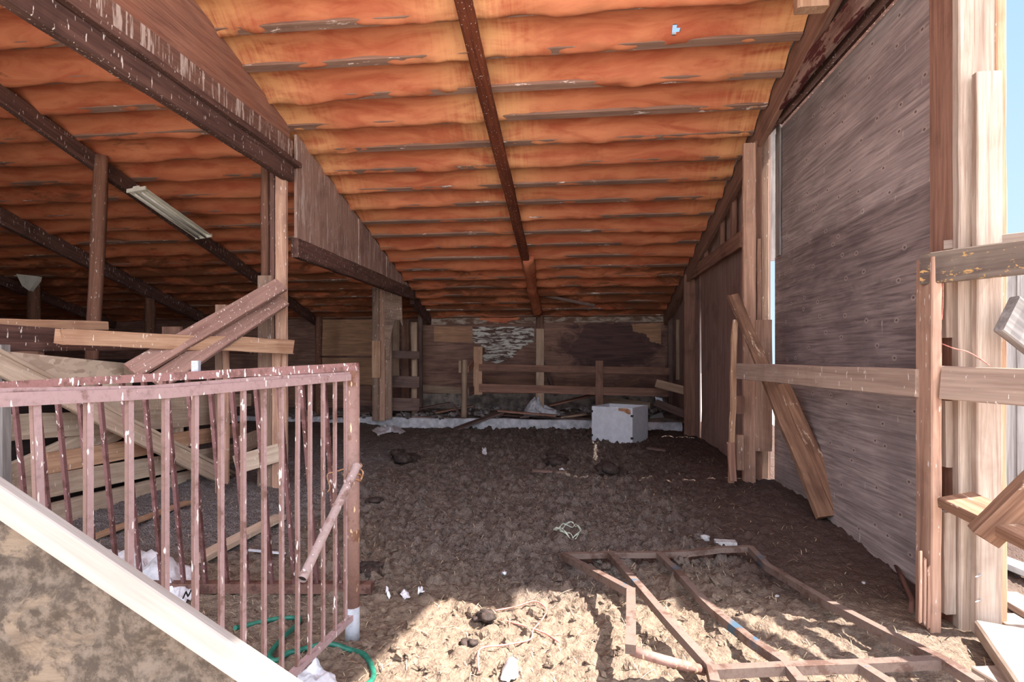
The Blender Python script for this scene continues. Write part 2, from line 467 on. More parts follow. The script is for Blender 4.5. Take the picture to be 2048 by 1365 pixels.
PLY_BD = mk_ply('plywood_back_dark', (106, 76, 72), (66, 46, 48), plane='Y', stain_shade=(50, 38, 42), amt=.8, knots=False)
def _stained():
    k = NT('stained_back_plywood')
    g = k.noise(k.coord('World', (.55, 1, 6.5)), 1.6, 8, .68, 1.6)
    g2 = k.noise(k.coord('World', (2.2, 1, 70)), 1, 4, .6)
    f = k.math('ADD', k.math('MULTIPLY', g, .6), k.math('MULTIPLY', g2, .4))
    c = k.mix(k.rampf(f, .35, .65), lin((122, 92, 82)), lin((164, 124, 106)))
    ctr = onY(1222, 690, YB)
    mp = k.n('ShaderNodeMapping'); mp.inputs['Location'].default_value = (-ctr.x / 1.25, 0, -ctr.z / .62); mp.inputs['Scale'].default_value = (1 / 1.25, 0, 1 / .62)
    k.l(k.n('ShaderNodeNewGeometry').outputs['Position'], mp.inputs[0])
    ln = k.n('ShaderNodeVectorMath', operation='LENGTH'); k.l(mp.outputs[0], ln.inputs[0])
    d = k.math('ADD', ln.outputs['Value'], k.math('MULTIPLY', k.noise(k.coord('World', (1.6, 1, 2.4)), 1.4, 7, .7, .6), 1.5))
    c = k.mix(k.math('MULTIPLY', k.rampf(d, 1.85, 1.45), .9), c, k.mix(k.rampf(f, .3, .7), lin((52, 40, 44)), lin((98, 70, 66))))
    k.bump(f, .3, .006); return k.done(c, .8, .2)
PLY_ST = _stained()
def _peeled():
    k = NT('peeled_white_board')
    a = k.noise(k.coord('World', (3.2, 3.2, 16)), 1, 7, .72, .6)
    c = k.mix(k.rampf(a, .46, .56), lin((92, 70, 62)), lin((206, 200, 190)))
    k.bump(a, .3, .006); return k.done(c, .85, .2)
PEELED = _peeled()
def _lime():
    k = NT('dirty_white_band')
    a = k.noise(k.coord('World', (2, 2, 6)), 1.5, 7, .7, .6)
    c = k.mix(k.rampf(a, .44, .6), lin((110, 84, 70)), lin((176, 158, 144)))
    return k.done(c, .85, .2)
LIMEBAND = _lime()
def _foam():
    k = NT('orange_spray_foam')
    v = k.coord('World', (.9, 3.2, 3.2))
    a = k.noise(v, 1.6, 7, .62, .8)
    c = k.mix(k.rampf(a, .3, .68), lin((172, 88, 60)), lin((202, 125, 88)))
    st = k.noise(k.coord('World', (26, 2.2, 2.2)), 1, 4, .6)          # spray strokes down the slope
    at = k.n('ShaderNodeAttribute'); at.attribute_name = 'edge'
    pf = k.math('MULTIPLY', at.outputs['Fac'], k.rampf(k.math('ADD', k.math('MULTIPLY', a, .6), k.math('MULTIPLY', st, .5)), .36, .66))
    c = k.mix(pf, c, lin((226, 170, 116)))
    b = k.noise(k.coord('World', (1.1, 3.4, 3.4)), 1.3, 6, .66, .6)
    at2 = k.n('ShaderNodeAttribute'); at2.attribute_name = 'stain_shade'
    s = k.rampf(k.math('ADD', b, k.math('MULTIPLY', at2.outputs['Fac'], .30)), .68, .82)  # random stains, spread further where shade is painted into the foam
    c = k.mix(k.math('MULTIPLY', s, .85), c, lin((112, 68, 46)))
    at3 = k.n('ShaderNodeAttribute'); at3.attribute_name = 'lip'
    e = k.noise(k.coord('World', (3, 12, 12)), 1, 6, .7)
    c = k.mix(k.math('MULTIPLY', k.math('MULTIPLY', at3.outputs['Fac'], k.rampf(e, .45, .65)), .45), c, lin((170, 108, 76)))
    fn = k.noise(k.coord('World', (1, 1, 1)), 60, 4, .6)
    k.bump(k.math('ADD', k.math('MULTIPLY', a, 1.2), k.math('MULTIPLY', fn, .25)), .35, .01)
    return k.done(c, .72, .3)
FOAM = _foam()
def _dirt():
    k = NT('trampled_dirt')
    v = k.coord('World', (1, 1, 1))
    a = k.noise(v, 2.2, 7, .65, .4); b = k.noise(v, 26, 6, .7); d = k.noise(v, 110, 4, .7)
    c = k.mix(k.rampf(a, .3, .7), lin((96, 84, 79)), lin((116, 104, 98)))
    c = k.mix(k.math('MULTIPLY', k.rampf(b, .35, .7), .55), c, lin((132, 118, 108)))
    c = k.mix(k.math('MULTIPLY', k.rampf(d, .47, .62), .6), c, lin((54, 46, 42)))  # dark flecks, this and the next, paint in the shade of crevices
    c = k.mix(k.math('MULTIPLY', k.rampf(k.noise(v, 14, 5, .7), .5, .62), .5), c, lin((58, 49, 45)))
    ad = k.n('ShaderNodeAttribute'); ad.attribute_name = 'sun_tint'
    c = k.mix(k.math('MULTIPLY', ad.outputs['Fac'], .75), c, k.mix(k.rampf(b, .3, .7), lin((112, 96, 84)), lin((150, 129, 110))))  # paler dirt near the opening, sunlight painted into the colour
    at = k.n('ShaderNodeAttribute'); at.attribute_name = 'litter'
    c = k.mix(k.math('MULTIPLY', at.outputs['Fac'], .75), c, k.mix(k.rampf(d, .4, .65), lin((62, 48, 44)), lin((94, 74, 67))))
    at2 = k.n('ShaderNodeAttribute'); at2.attribute_name = 'grit'
    c = k.mix(at2.outputs['Fac'], c, k.mix(k.rampf(d, .42, .6), lin((70, 64, 64)), lin((150, 144, 146))))
    vo = k.n('ShaderNodeTexVoronoi'); vo.inputs['Scale'].default_value = 75; k.l(v, vo.inputs['Vector'])
    k.bump(k.math('ADD', k.math('ADD', k.math('MULTIPLY', b, .8), k.math('MULTIPLY', d, .5)), k.math('MULTIPLY', vo.outputs['Distance'], -.45)), .8, .02)
    return k.done(c, .95, .1)
DIRT = _dirt()
def _mud():
    k = NT('mud_caked_plywood')
    g = k.noise(k.coord('Object', (1.2, 46, 46), rnd=False), 1, 4, .6, .4)
    c = k.mix(k.rampf(g, .35, .65), lin((96, 82, 71)), lin((120, 104, 90)))
    m = k.noise(k.coord('Object', (1, 1, 1), rnd=False), 9, 7, .68, .8)
    c2 = k.mix(k.rampf(k.noise(k.coord('Object', (1, 1, 1), rnd=False), 34, 5, .7), .4, .65), lin((70, 60, 53)), lin((106, 93, 83)))
    c = k.mix(k.rampf(m, .38, .47), c, c2)
    k.bump(k.math('ADD', m, k.math('MULTIPLY', g, .3)), .8, .018)
    return k.done(c, .92, .15)
MUD = _mud()
def _yard():
    k = NT('dry_yard_ground')
    v = k.coord('World', (1, 1, 1))
    a = k.noise(v, 1.2, 8, .7); b = k.noise(v, 40, 5, .7)
    c = k.mix(k.rampf(a, .35, .65), lin((184, 176, 168)), lin((210, 204, 196)))
    c = k.mix(k.math('MULTIPLY', k.rampf(b, .5, .7), .4), c, lin((140, 122, 100)))
    k.bump(b, .4, .02); return k.done(c, .95, .1)
YARD = _yard()
STRAW = plain('dry_straw', (196, 176, 146), .8, .3, 40)
ROOFTOP = plain('roof_sheet', (150, 150, 150), .5)

# ================================================================== SETTING
# ---- floor
def axis_steps(lo, hi, fn):
    out = [lo]
    while out[-1] < hi: out.append(out[-1] + fn(out[-1]))
    return np.array(out)
ys = axis_steps(.55, 12.0, lambda y: .0085 + .0036 * max(0, y - 2.0) if y > 2.0 else .018)
xs = axis_steps(-7.0, 4.6, lambda x: .0105 if -1.9 < x < 2.5 else (.03 if -5.2 < x < 3.6 else .09))
X, Y = np.meshgrid(xs, ys)
Z = ground_h(X, Y)
edge = smooth(.55, 1.1, Y) * smooth(4.6, 4.0, X)
Z = Z * edge - .05 * (1 - edge)
# the slope of litter that has banked up against the wall
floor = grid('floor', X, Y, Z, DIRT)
floor['kind'] = 'structure'
def attr(o, name, arr):
    a = o.data.attributes.new(name, 'FLOAT', 'POINT'); a.data.foreach_set('value', arr.reshape(-1).astype(np.float32))
attr(floor, 'litter', smooth(.55, 1.35, X + .25 * fbm(X * 2, Y * 2, 8, 3) + .06 * (Y - 6)) * smooth(3.1, 3.9, Y + .2 * fbm(X * 3, Y * 3, 18, 2)))
attr(floor, 'sun_tint', smooth(4.4, 2.9, Y + .5 * fbm(X * 1.1, Y * 1.1, 58, 3)))  # painted-in sunlight, fading out into the barn
attr(floor, 'grit', .8 * smooth(-1.9, -2.9, X + .3 * fbm(X * 2, Y * 2, 28, 3)) * smooth(3.2, 4.2, Y) * smooth(9.5, 7, Y))
yard = grid('ground_outside', *np.meshgrid(np.linspace(-60, 60, 13), np.linspace(-60, 60, 13)), np.full((13, 13), -.06), YARD, None, False)
yard['kind'] = 'structure'

# ---- roof: foam, purlins, rake
YF, XL, XE = .3, -13.6, 1.99
pit = .418
y0 = YF + .1
xs = axis_steps(XL, XE, lambda x: .035 if x > -3.6 else .08); xs[-1] = XE
ysr = axis_steps(YF, YB, lambda y: .0185); ysr[-1] = YB
X, Y = np.meshgrid(xs, ysr)
t = (Y - y0) / pit
kk = np.round(t); dd = (t - kk) * pit                      # signed distance to the nearest purlin
cov = .92 + .66 * vn(X * .9 + kk * 13.7, kk * 3.1 + X * 0, 31) + .36 * vn(X * 2.7 + kk * 7.7, kk * 1.3, 33) + .2 * vn(X * 8 + kk, kk * 2.3, 35)
cov = cov + .25 * smooth(-3.2, -5, X)
cov = np.clip(cov, -.3, 1.5)
wav = .020 * vn(X * 2.1, kk * 5.1 + np.floor(t), 37) + .010 * vn(X * 6.3, kk * 3.7, 39)
dl = dd + wav
prof = np.exp(-(np.abs(dl) / (.085 + .02 * (dl < 0))) ** 2)
lipb = np.exp(-((dl + .07) / .035) ** 2) * (.5 + .5 * vn(X * 1.6 + kk * 3, kk, 43))
h = -.045 + prof * (.068 + .038 * cov) + .016 * lipb + .011 * fbm(X * 1.4, Y * 4.2, 45, 3) + .005 * fbm(X * 9, Y * 14, 47, 3)
h = h + .012 * fbm(X * 3.0, Y * 9.0, 49, 2) * np.exp(-(np.abs(dl) / .12) ** 2)
Z = roof_z(Y) - h
hole = RF(1350, 56)
mx = (X[:-1, :-1] + X[1:, 1:]) / 2; my = (Y[:-1, :-1] + Y[1:, 1:]) / 2
drop = ((mx - hole.x) ** 2 + (my - hole.y) ** 2) < .03 ** 2
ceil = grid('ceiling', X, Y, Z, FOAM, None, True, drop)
ceil['kind'] = 'structure'
raf = [-.84, -3.1, -5.75, -8.3, XE]
near = np.min([np.abs(X - r) for r in raf], axis=0)
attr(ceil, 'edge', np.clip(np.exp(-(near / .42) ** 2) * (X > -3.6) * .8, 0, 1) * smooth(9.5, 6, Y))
attr(ceil, 'stain_shade', np.clip(smooth(8.0, 11.0, Y) * 1.05 + .55 * smooth(-3.3, -6.0, X) + .25 * smooth(1.2, 1.9, X) * smooth(7, 9, Y) - .12, 0, 1))  # shade painted into the foam colour toward the back and the left bay
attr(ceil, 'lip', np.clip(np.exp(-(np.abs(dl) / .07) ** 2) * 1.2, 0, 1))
npur = int((YB - y0) / pit) + 1
PB = .052
for i in range(npur):
    y = y0 + i * pit
    z = roof_z(y) - PB + .02
    n_ = Vector((0, -PITCH, -1)).normalized()
    board('purlin', (XL, y, z), (XE, y, z), .088, .038, n_, W_PURLIN, ceil, wob=.002)
# outer sheet and rake board, seen only from the yard
def rz(x, y, up): return Vector((x, y, roof_z(y) + up))
hole = RF(1350, 56, -.09)
# roof cover outside, in two strips so the rust hole stays open
for (a, b, c, d) in ((XL, hole.x - .045, YF - .05, YB + .4), (hole.x + .045, 2.43, YF - .05, YB + .4), (hole.x - .045, hole.x + .045, YF - .05, hole.y - .05), (hole.x - .045, hole.x + .045, hole.y + .05, YB + .4)):
    prism('roof_sheet', [rz(a, c, .075), rz(b, c, .075), rz(b, d, .075), rz(a, d, .075)], (0, 0, .02), ROOFTOP, ceil)

# ---- walls
wb = thing('wall_back', (0, YB, 0), kind='structure')
box('wall_board', (XL, YB, -.1), (XR + .1, YB + .05, 2.55), PLY_B, wb)
def bk(name, px, off, th, mat):
    if len(px) > 4:
        q = []
        for a, b in zip(px, px[1:] + px[:1]):
            n = max(1, int(math.hypot(b[0] - a[0], b[1] - a[1]) / 3))
            jj = 1.6 if abs(a[0] - b[0]) > 2 and abs(a[1] - b[1]) > 2 else .3
            q += [(a[0] + (b[0] - a[0]) * t / n + (random.uniform(-jj, jj) if t else 0), a[1] + (b[1] - a[1]) * t / n + (random.uniform(-jj, jj) if t else 0)) for t in range(n)]
        px = q
    return prism(name, [onY(u, v, YB - off) for u, v in px], (0, th, 0), mat, wb)
bk('plywood_panel', [(842, 650), (1072, 650), (1072, 768), (842, 768)], .03, .02, PLY_B)
bk('plywood_panel', [(868, 653), (945, 653), (945, 686), (868, 684)], .036, .006, PLY_BT)
bk('plywood_panel', [(945, 654), (1068, 654), (1068, 684), (1056, 690), (1040, 699), (1030, 712), (1012, 724), (990, 727), (970, 722), (962, 712), (962, 690), (945, 684)], .038, .008, PEELED)
bk('plywood_panel', [(1086, 646), (1330, 646), (1330, 740), (1086, 740)], .03, .02, PLY_ST)
bk('plywood_panel', [(1264, 650), (1322, 646), (1322, 690), (1302, 684), (1290, 668), (1266, 664)], .036, .006, PLY_BT)
bk('plywood_panel', [(642, 640), (744, 640), (744, 770), (642, 770)], .03, .02, PLY_BT)
bk('plywood_panel', [(578, 640), (634, 640), (634, 770), (578, 770)], .03, .02, PLY_B)
bk('top_band', [(842, 630), (1072, 628), (1072, 648), (842, 650)], .04, .03, LIMEBAND)
bk('top_band', [(1088, 628), (1332, 626), (1332, 644), (1088, 646)], .04, .03, LIMEBAND)
bk('foam_overspill', [(955, 629), (1040, 628), (1036, 640), (1010, 646), (980, 645), (960, 640)], .07, .03, FOAM)
bk('skirt_board', [(842, 770), (925, 776), (925, 790), (842, 784)], .05, .03, W_BACKPALE)
bk('skirt_board', [(960, 752), (1068, 752), (1068, 776), (960, 776)], .045, .03, W_BACK)
bk('skirt_board', [(1088, 756), (1190, 757), (1190, 774), (1088, 774)], .045, .03, W_BACK)
bk('footing', [(842, 788), (1330, 788), (1330, 850), (842, 850)], .06, .05, CONCDARK)
bk('skirt_board', [(578, 772), (742, 772), (742, 800), (578, 800)], .05, .03, W_BACK)
wl = box('wall_left', (XL - .08, 0.4, -.1), (XL, YB, 5.6), PLY_B); wl['kind'] = 'structure'
wf = prism('wall_front', [(XL, 1.2, -.1), (-5.2, 1.2, -.1), (-5.2, 1.2, roof_z(1.2) - .04), (XL, 1.2, roof_z(1.2) - .04)], (0, .05, 0), PLY_B); wf['kind'] = 'structure'

XD = 2.19                                                    # the big sliding door hangs outside the wall line
YD0, YD1 = onX(1952, 700, XD).y, onX(1549, 700, XD).y
door = thing('door_1', (XD, 4.4, 0), kind='structure')
zc = [-.1, 1.20, 2.53, 3.87]
for i in range(3):
    prism('plywood_sheet', [(XD + .004 * i, YD0, zc[i]), (XD + .004 * i, YD1, zc[i]), (XD + .004 * i, YD1, zc[i + 1] + (.012 if i < 2 else 0)), (XD + .004 * i, YD0, zc[i + 1] + (.012 if i < 2 else 0))], (.015, 0, 0), (PLY_R2 if i == 1 else PLY_R), door)
a, b = onX(1557, 253, XD - .012), onX(1557, 512, XD - .012)
board('edge_batten', a, b, .10, .02, NEG_X, W_GREY, door)
wr = thing('wall_right', (XR, 8, 0), kind='structure')
XO = 2.15
YG = YD1 + .06
def rp(y): return roof_z(y) - .03
prism('wall_board', [(XO, YG, -.1), (XO, 7.05, -.1), (XO, 7.05, rp(7.05)), (XO, YG, rp(YG))], (.02, 0, 0), PLY_RV, wr)
prism('wall_board', [(XO, 7.05, 2.9), (XO, 9.45, 2.9), (XO, 9.45, rp(9.45)), (XO, 7.05, rp(7.05))], (.02, 0, 0), PLY_RV, wr)
prism('wall_board', [(XO, 9.45, -.1), (XO, YB, -.1), (XO, YB, rp(YB)), (XO, 9.45, rp(9.45))], (.02, 0, 0), PLY_RV, wr)
prism('wall_board', [(XO, 2.95, 4.12), (XO, YG, 4.12), (XO, YG, rp(YG)), (XO, 2.95, rp(2.95))], (.02, 0, 0), PLY_RV, wr)
prism('sun_blocker', [(2.25, 2.9, 3.958), (2.25, YG + .3, 3.958), (2.25, YG + .3, 4.3), (2.25, 2.9, 4.3)], (.03, 0, 0), W_BEAM, wr)  # unseen strip added to stop sun through the slit above the door
door2 = thing('door_2', (XR + .06, 8.2, 0), kind='structure')
prism('plywood_sheet', [(2.17, 7.0, -.05), (2.17, 9.45, -.05), (2.17, 9.445, .22), (2.17, 9.395, .6), (2.17, 9.435, 1.6), (2.17, 9.46, 2.86), (2.17, 7.0, 2.88)], (.014, 0, 0), PLY_RV, door2)

# ---- curb and slab at the back
YC = 10.35
k0, k1 = -7.6, 2.05
xs = np.linspace(k0, k1, 160)
curb_top = .315 - .035 * smooth(-.5, 1.6, xs) + .012 * fbm(xs * 1.6, xs * 0 + .5, 71, 3)
pr = []
prof_c = [(0.0, -.05), (.0, .75), (.012, .93), (.03, 1.0), (.10, 1.0), (.14, .9), (.16, -.05)]
XX = np.array([[x for _ in prof_c] for x in xs]); YY = np.array([[YC + p[0] + .012 * sn(x * 3, p[1] * 3, 73) for p in prof_c] for x in xs])
ZZ = np.array([[ct * p[1] for p in prof_c] for x, ct in zip(xs, curb_top)])
curb = grid('trim_1', XX, YY, ZZ, CONC); curb['kind'] = 'structure'
Xs, Ys = np.meshgrid(np.linspace(k0, 2.14, 130), np.linspace(YC + .1, YB, 26))
slab = grid('floor_slab', Xs, Ys, .29 + .03 * fbm(Xs * 2.4, Ys * 2.4, 75, 4) + .05 * smooth(11.2, 12.2, Ys), CONCDARK); slab['kind'] = 'structure'

# ================================================================== FRAMING
def vb(name, u0, u1, v0, v1, d, t, mat, parent=None, face=NEG_Y, **k):
    um = (u0 + u1) / 2
    a = P(um, v1, d) if v1 is not None else None
    b = P(um, v0, d)
    if a is None: a = Vector((b.x, b.y, float(base_h(b.x, b.y)) - .02))
    else: b = Vector((a.x + (b.x - a.x), b.y, b.z))
    return board(name, a, b, (u1 - u0) / F * d, t, face, mat, parent, **k)
def slope(x, yA, yB, off): return Vector((x, yA, roof_z(yA) - off)), Vector((x, yB, roof_z(yB) - off))

# rafters
a = RF(916, -40, .10); b = RF(1072, 606, .08)
r0 = board('rafter', a + (a - b).normalized() * 1.6, b, .135, .10, Vector((0, -PITCH, -1)), W_REDBROWN, wob=.006)
tag(r0, 'dark red-brown rafter down the middle of the orange foam ceiling', 'rafter')
cl = log('foam_sleeve', [RF(1055, 520, .12), RF(1076, 626, .12)], (.085, .10), FOAM, r0, .5)
cl['label'] = 'orange foam crusted over the low end'
p, q = slope(-5.75, YF + .1, YB - .05, .15)
tag(board('rafter', p, q, .19, .09, POS_X, W_BEAM), 'dark sloping rafter carrying the white fluorescent fixture', 'rafter')
p, q = slope(-8.3, YF + .1, YB - .05, .17)
tag(board('rafter', p, q, .24, .11, POS_X, W_BEAM), 'dark sloping rafter behind the tall brown pole, left of the lamp fixture', 'rafter')
p, q = slope(-10.9, YF + .1, YB - .05, .15)
tag(board('rafter', p, q, .19, .09, POS_X, W_BEAM), 'far dark rafter above the stub post with the pale cap', 'rafter')
p, q = slope(XE + .045, YF, YB - .05, .10)
tag(board('rafter', p, q, .30, .06, NEG_X, W_BROWN), 'brown end rafter along the ceiling edge above the big plywood door', 'rafter')

# stepped beam between the two bays
XB = -3.12
bA = thing('beam', (XB, 4.0, 3.45), 'built-up dark beam with dropping-streaked boards in front of the main post', 'beam')
p1y = P(557, 600, 6.15).y
board('lower_plank', (XB, YF + .2, 3.52), (XB, p1y + .02, 3.53), .19, .10, POS_X, W_BEAM, bA, wob=.006)
board('upper_plank', (XB + .03, YF + .2, 3.64), (XB + .03, p1y + .10, 3.645), .06, .15, POS_X, W_BEAM, bA, wob=.006)
board('fascia_board', (XB + .02, YF + .2, 3.775), (XB + .02, p1y, 3.785), .21, .045, POS_X, W_STREAK, bA)
prism('infill_panel', [(XB - .02, YF + .2, 3.87), (XB - .02, p1y, 3.88), (XB - .02, p1y, roof_z(p1y) - .03), (XB - .02, YF + .2, roof_z(YF + .2) - .03)], (.03, 0, 0), mk_ply('infill_plywood', (164, 118, 100), (128, 88, 74), plane='X', stain_shade=(150, 96, 74), knots=False), bA)
bB = thing('beam', (XB, 8, 2.6), 'low dark beam under a tall plywood infill between the two timber posts', 'beam')
p2y = P(775, 700, 10.55).y
board('lower_plank', (XB + .01, p1y + .12, 2.72), (XB + .01, p2y + .45, 2.74), .22, .09, POS_X, W_BEAM, bB, wob=.006)
INF2 = wood('infill_boards', (180, 148, 134), (140, 110, 98), (110, 86, 78), .5, axis=2, which='World', splat=.2, streak=.45)
prism('infill_panel', [(XB, p1y + .12, 2.8), (XB, p2y + .5, 2.8), (XB, p2y + .5, roof_z(p2y + .5) - .02), (XB, p1y + .12, roof_z(p1y + .12) - .03)], (.035, 0, 0), INF2, bB)
for f in (.42, .7, .95):
    y = p1y + .12 + (p2y - p1y) * f
    board('infill_strip', (XB + .045, y, 2.83), (XB + .045, y, roof_z(y) - .05), .09, .02, POS_X, INF2, bB)
bC = board('beam', (XB - .02, p2y + .5, 2.66), (XB - .02, YB - .1, 2.33), .22, .09, POS_X, W_BEAM, wob=.006)
tag(bC, 'short black sloping beam end between the gusset post and the back wall', 'beam')

# main post
pm = thing('timber_post', P(557, 960, 6.15), 'tall built-up timber post where the two stepped beams meet', 'post')
vb('post_board', 552, 575, 292, None, 6.12, .05, W_POST, pm)
vb('post_board', 546, 566, 270, None, 6.18, .06, W_POST, pm)
vb('post_board', 541, 551, 300, None, 6.14, .05, W_BEAM, pm)
vb('sister_board', 516, 546, 552, None, 6.10, .05, W_POSTGREY, pm)
vb('sister_board', 545, 562, 690, None, 6.06, .04, W_POST, pm)
log('round_stay', [P(531, 566, 6.22), P(531, 318, 6.22)], .05, W_POLE, pm)
# back post with its gusset
pg = thing('timber_post', P(765, 840, 10.5), 'built-up timber post with a torn plywood gusset, standing on the white curb', 'post')
vb('post_board', 745, 759, 576, 842, 10.5, .06, W_POSTGREY, pg)
vb('post_board', 759, 771, 578, 842, 10.53, .07, W_POST, pg)
vb('post_board', 771, 784, 580, 838, 10.56, .06, W_POSTGREY, pg)
vb('patch_block', 744, 761, 682, 756, 10.45, .03, W_TAN, pg)
prism('gusset', [P(u, v, 10.49) for u, v in ((764, 583), (803, 592), (805, 652), (799, 640), (790, 641), (784, 660), (780, 690), (778, 720), (772, 720))], (0, .016, 0), W_POSTGREY, pg)

# poles of the far bay
def pole(u0, v0, u1, v1, d, r, label, mat=W_POLE, ground=True):
    a, b = P(u1, v1, d), P(u0, v0, d)
    if ground:
        k = (a.z - .02) / (b.z - a.z); a = a - (b - a) * k
    o = log('pole', [a, b], r, mat); tag(o, label, 'pole'); return o
pole(204, 312, 188, 650, 6.7, (.082, .072), 'tall round brown pole under the rafter with the white light fixture')
pole(68, 560, 68, 640, 10.3, .105, 'thick stub pole with a pale cap in the dark far bay')
pole(301, 575, 300, 660, 11.0, .09, 'dark round pole in the shadows behind the tall brown pole')
pole(638, 634, 636, 838, 11.6, .075, 'slim pale pole against the back wall between the two timber posts')
cap = tag(prism('lamp_shade', [P(u, v, 10.1) for u, v in ((32, 548), (76, 553), (74, 562), (58, 582), (44, 572))], Vector((0, .08, 0)), FIXTURE), 'pale tilted shade on the stub pole in the dark far bay', 'lamp shade')

# fluorescent fixture
n0, n1 = P(272, 379, 6.75), P(408, 474, 7.95)
fx = thing('light_fixture', n0, 'white twin-tube fluorescent light fixture under the dark rafter', 'light fixture')
fdn = Vector((.12, -.2, -1))
board('housing', n0 + Vector((0, 0, .02)), n1 + Vector((0, 0, .02)), .09, .05, fdn, FIXTURE, fx, wob=0)
ax, ay, az = frame(n1 - n0, fdn)
for s in (-1, 1):
    k = board('reflector_wing', n0 + ay * s * .085 + Vector((0, 0, .012)), n1 + ay * s * .085 + Vector((0, 0, .012)), .09, .006, fdn + ay * (-s * .35), FIXTURE, fx, wob=0)
    tube('tube', [n0 + ax * .04 + ay * s * .05 - Vector((0, 0, .03)), n1 - ax * .04 + ay * s * .05 - Vector((0, 0, .03))], .014, TUBE, fx)
for e, s in ((n0, 1), (n1, -1)):
    board('end_cap', e - ay * .125 + ax * s * .005, e + ay * .125 + ax * s * .005, .05, .02, ax * -s, FIXTURE, fx, wob=0)

# ================================================================== LEFT PARTITION
XP = -4.18
def pt(u, v, X=XP): return onX(u, v, X)
part = thing('board_partition', pt(100, 1000), 'dusty horizontal board partition behind the front gate', 'partition')
def prail(u0, v0, u1, v1, w, mat, X=XP, t=.04, name='rail', **k):
    return board(name, pt(u0, v0, X), pt(u1, v1, X), w, t, POS_X, mat, part, **k)
prail(-30, 668, 505, 697, .16, W_BEAM, XP - .02, .05, 'top_rail')
prail(-30, 694, 300, 694, .07, W_BEAM, XP + .01, .03, 'top_rail')
prail(18, 856, 470, 830, .20, W_PALE, XP - .02)
prail(95, 928, 480, 860, .17, W_TAN, XP, jag=.08)
prail(25, 985, 500, 898, .19, W_PALE, XP + .01)
prail(20, 1052, 470, 935, .20, W_PALE, XP - .02)
prail(190, 812, 500, 800, .16, W_PALE, XP - .03)
board('brace', pt(18, 960, XP - .06), pt(225, 860, XP - .06), .24, .04, POS_X, W_PALE, part, jag=.08)
board('upright', pt(8, 1010, XP + .06), pt(6, 690, XP + .06), .075, .05, POS_X, W_GREY, part)
board('upright', pt(355, 935, XP - .05), pt(358, 780, XP - .05), .11, .05, POS_X, W_PALE, part)
dk = box('wall_partition', (XP - .3, pt(10, 900).y - 3.2, -.1), (XP - .26, P(540, 800, 6.3).y, 1.45), wood('dark_board', (58, 48, 46), (36, 30, 30), axis=1, which='World'))
dk['kind'] = 'structure'
XQ = XP + .2
pan = thing('strand_board_gate', pt(300, 900, XQ), 'pale strand-board panel with a sloping two-by-six edge board', 'gate panel')
prism('sheet', [pt(u, v, XQ) for u, v in ((6, 703), (272, 729), (278, 742), (262, 756), (262, 862), (150, 790), (6, 714))], (.014, 0, 0), W_OSB, pan)
board('edge_board', pt(-10, 722, XQ + .02), pt(468, 968, XQ + .02), .155, .045, POS_X, W_PALE, pan, shear=(0, .4))
board('edge_strip', pt(-10, 700, XQ + .03), pt(468, 948, XQ + .03), .03, .06, POS_X, W_PALE, pan)
tag(board('plank', P(-30, 690, 4.25), P(60, 702, 4.4), .05, .03, CAMW, W_BROWN, jag=.1), 'splintered brown board end below the partition top rail', 'plank')

# broken board nailed across the post, and the doubled brace
br = board('broken_board', P(137, 674, 4.35), P(574, 693, 5.99), .125, .035, CAMW + POS_X, W_TAN, jag=.10, wob=.010, taper=1.22)
tag(br, 'light broken board nailed level across the tall post, its end splintered', 'board')
bz = thing('diagonal_brace', P(275, 745, 5.0), 'doubled diagonal plank brace leaning up to the tall post', 'brace')
WB2 = wood('wood_brace', (164, 130, 118), (124, 94, 86), (100, 66, 56), .4, splat=.55)
board('upper_plank', P(262, 744, 4.75), P(562, 570, 5.92), .17, .06, CAMW, WB2, bz)
board('lower_plank', P(310, 766, 4.85), P(564, 600, 5.98), .18, .045, CAMW, WB2, bz)
# stake of the partition end
st = thing('stake', P(440, 960, 5.7), 'split wooden stake standing under the broken board', 'stake')
vb('upright', 432, 447, 700, None, 5.75, .05, W_POSTGREY, st)
vb('splinter', 446, 458, 702, 958, 5.72, .03, W_POST, st, jag=.06)
tag(vb('wood_block', 325, 364, 654, 672, 5.95, .05, W_BROWN), 'small brown wood block on top of the broken board', 'block')
tag(vb('sawn_post', 331, 349, 610, None, 6.3, .08, W_BEAM) if False else vb('sawn_post', 432, 455, 610, None, 6.2, .05, W_POST), 'short sawn post rising behind the doubled diagonal brace', 'post')
tag(board('ledge_board', pt(-20, 648, XP - .05), pt(212, 652, XP - .05), .08, .05, POS_X, W_TAN), 'tan ledge board at the foot of the tall brown pole', 'board')
tag(board('plank', P(480, 890, 6.3), P(570, 858, 7.2), .2, .04, POS_X, W_PALE), 'pale board on edge beside the foot of the tall post', 'plank')
tag(board('plank', P(470, 930, 5.9), P(560, 905, 6.05), .2, .04, CAMW, W_PALE), 'pale plank on the ground against the foot of the tall post', 'plank')

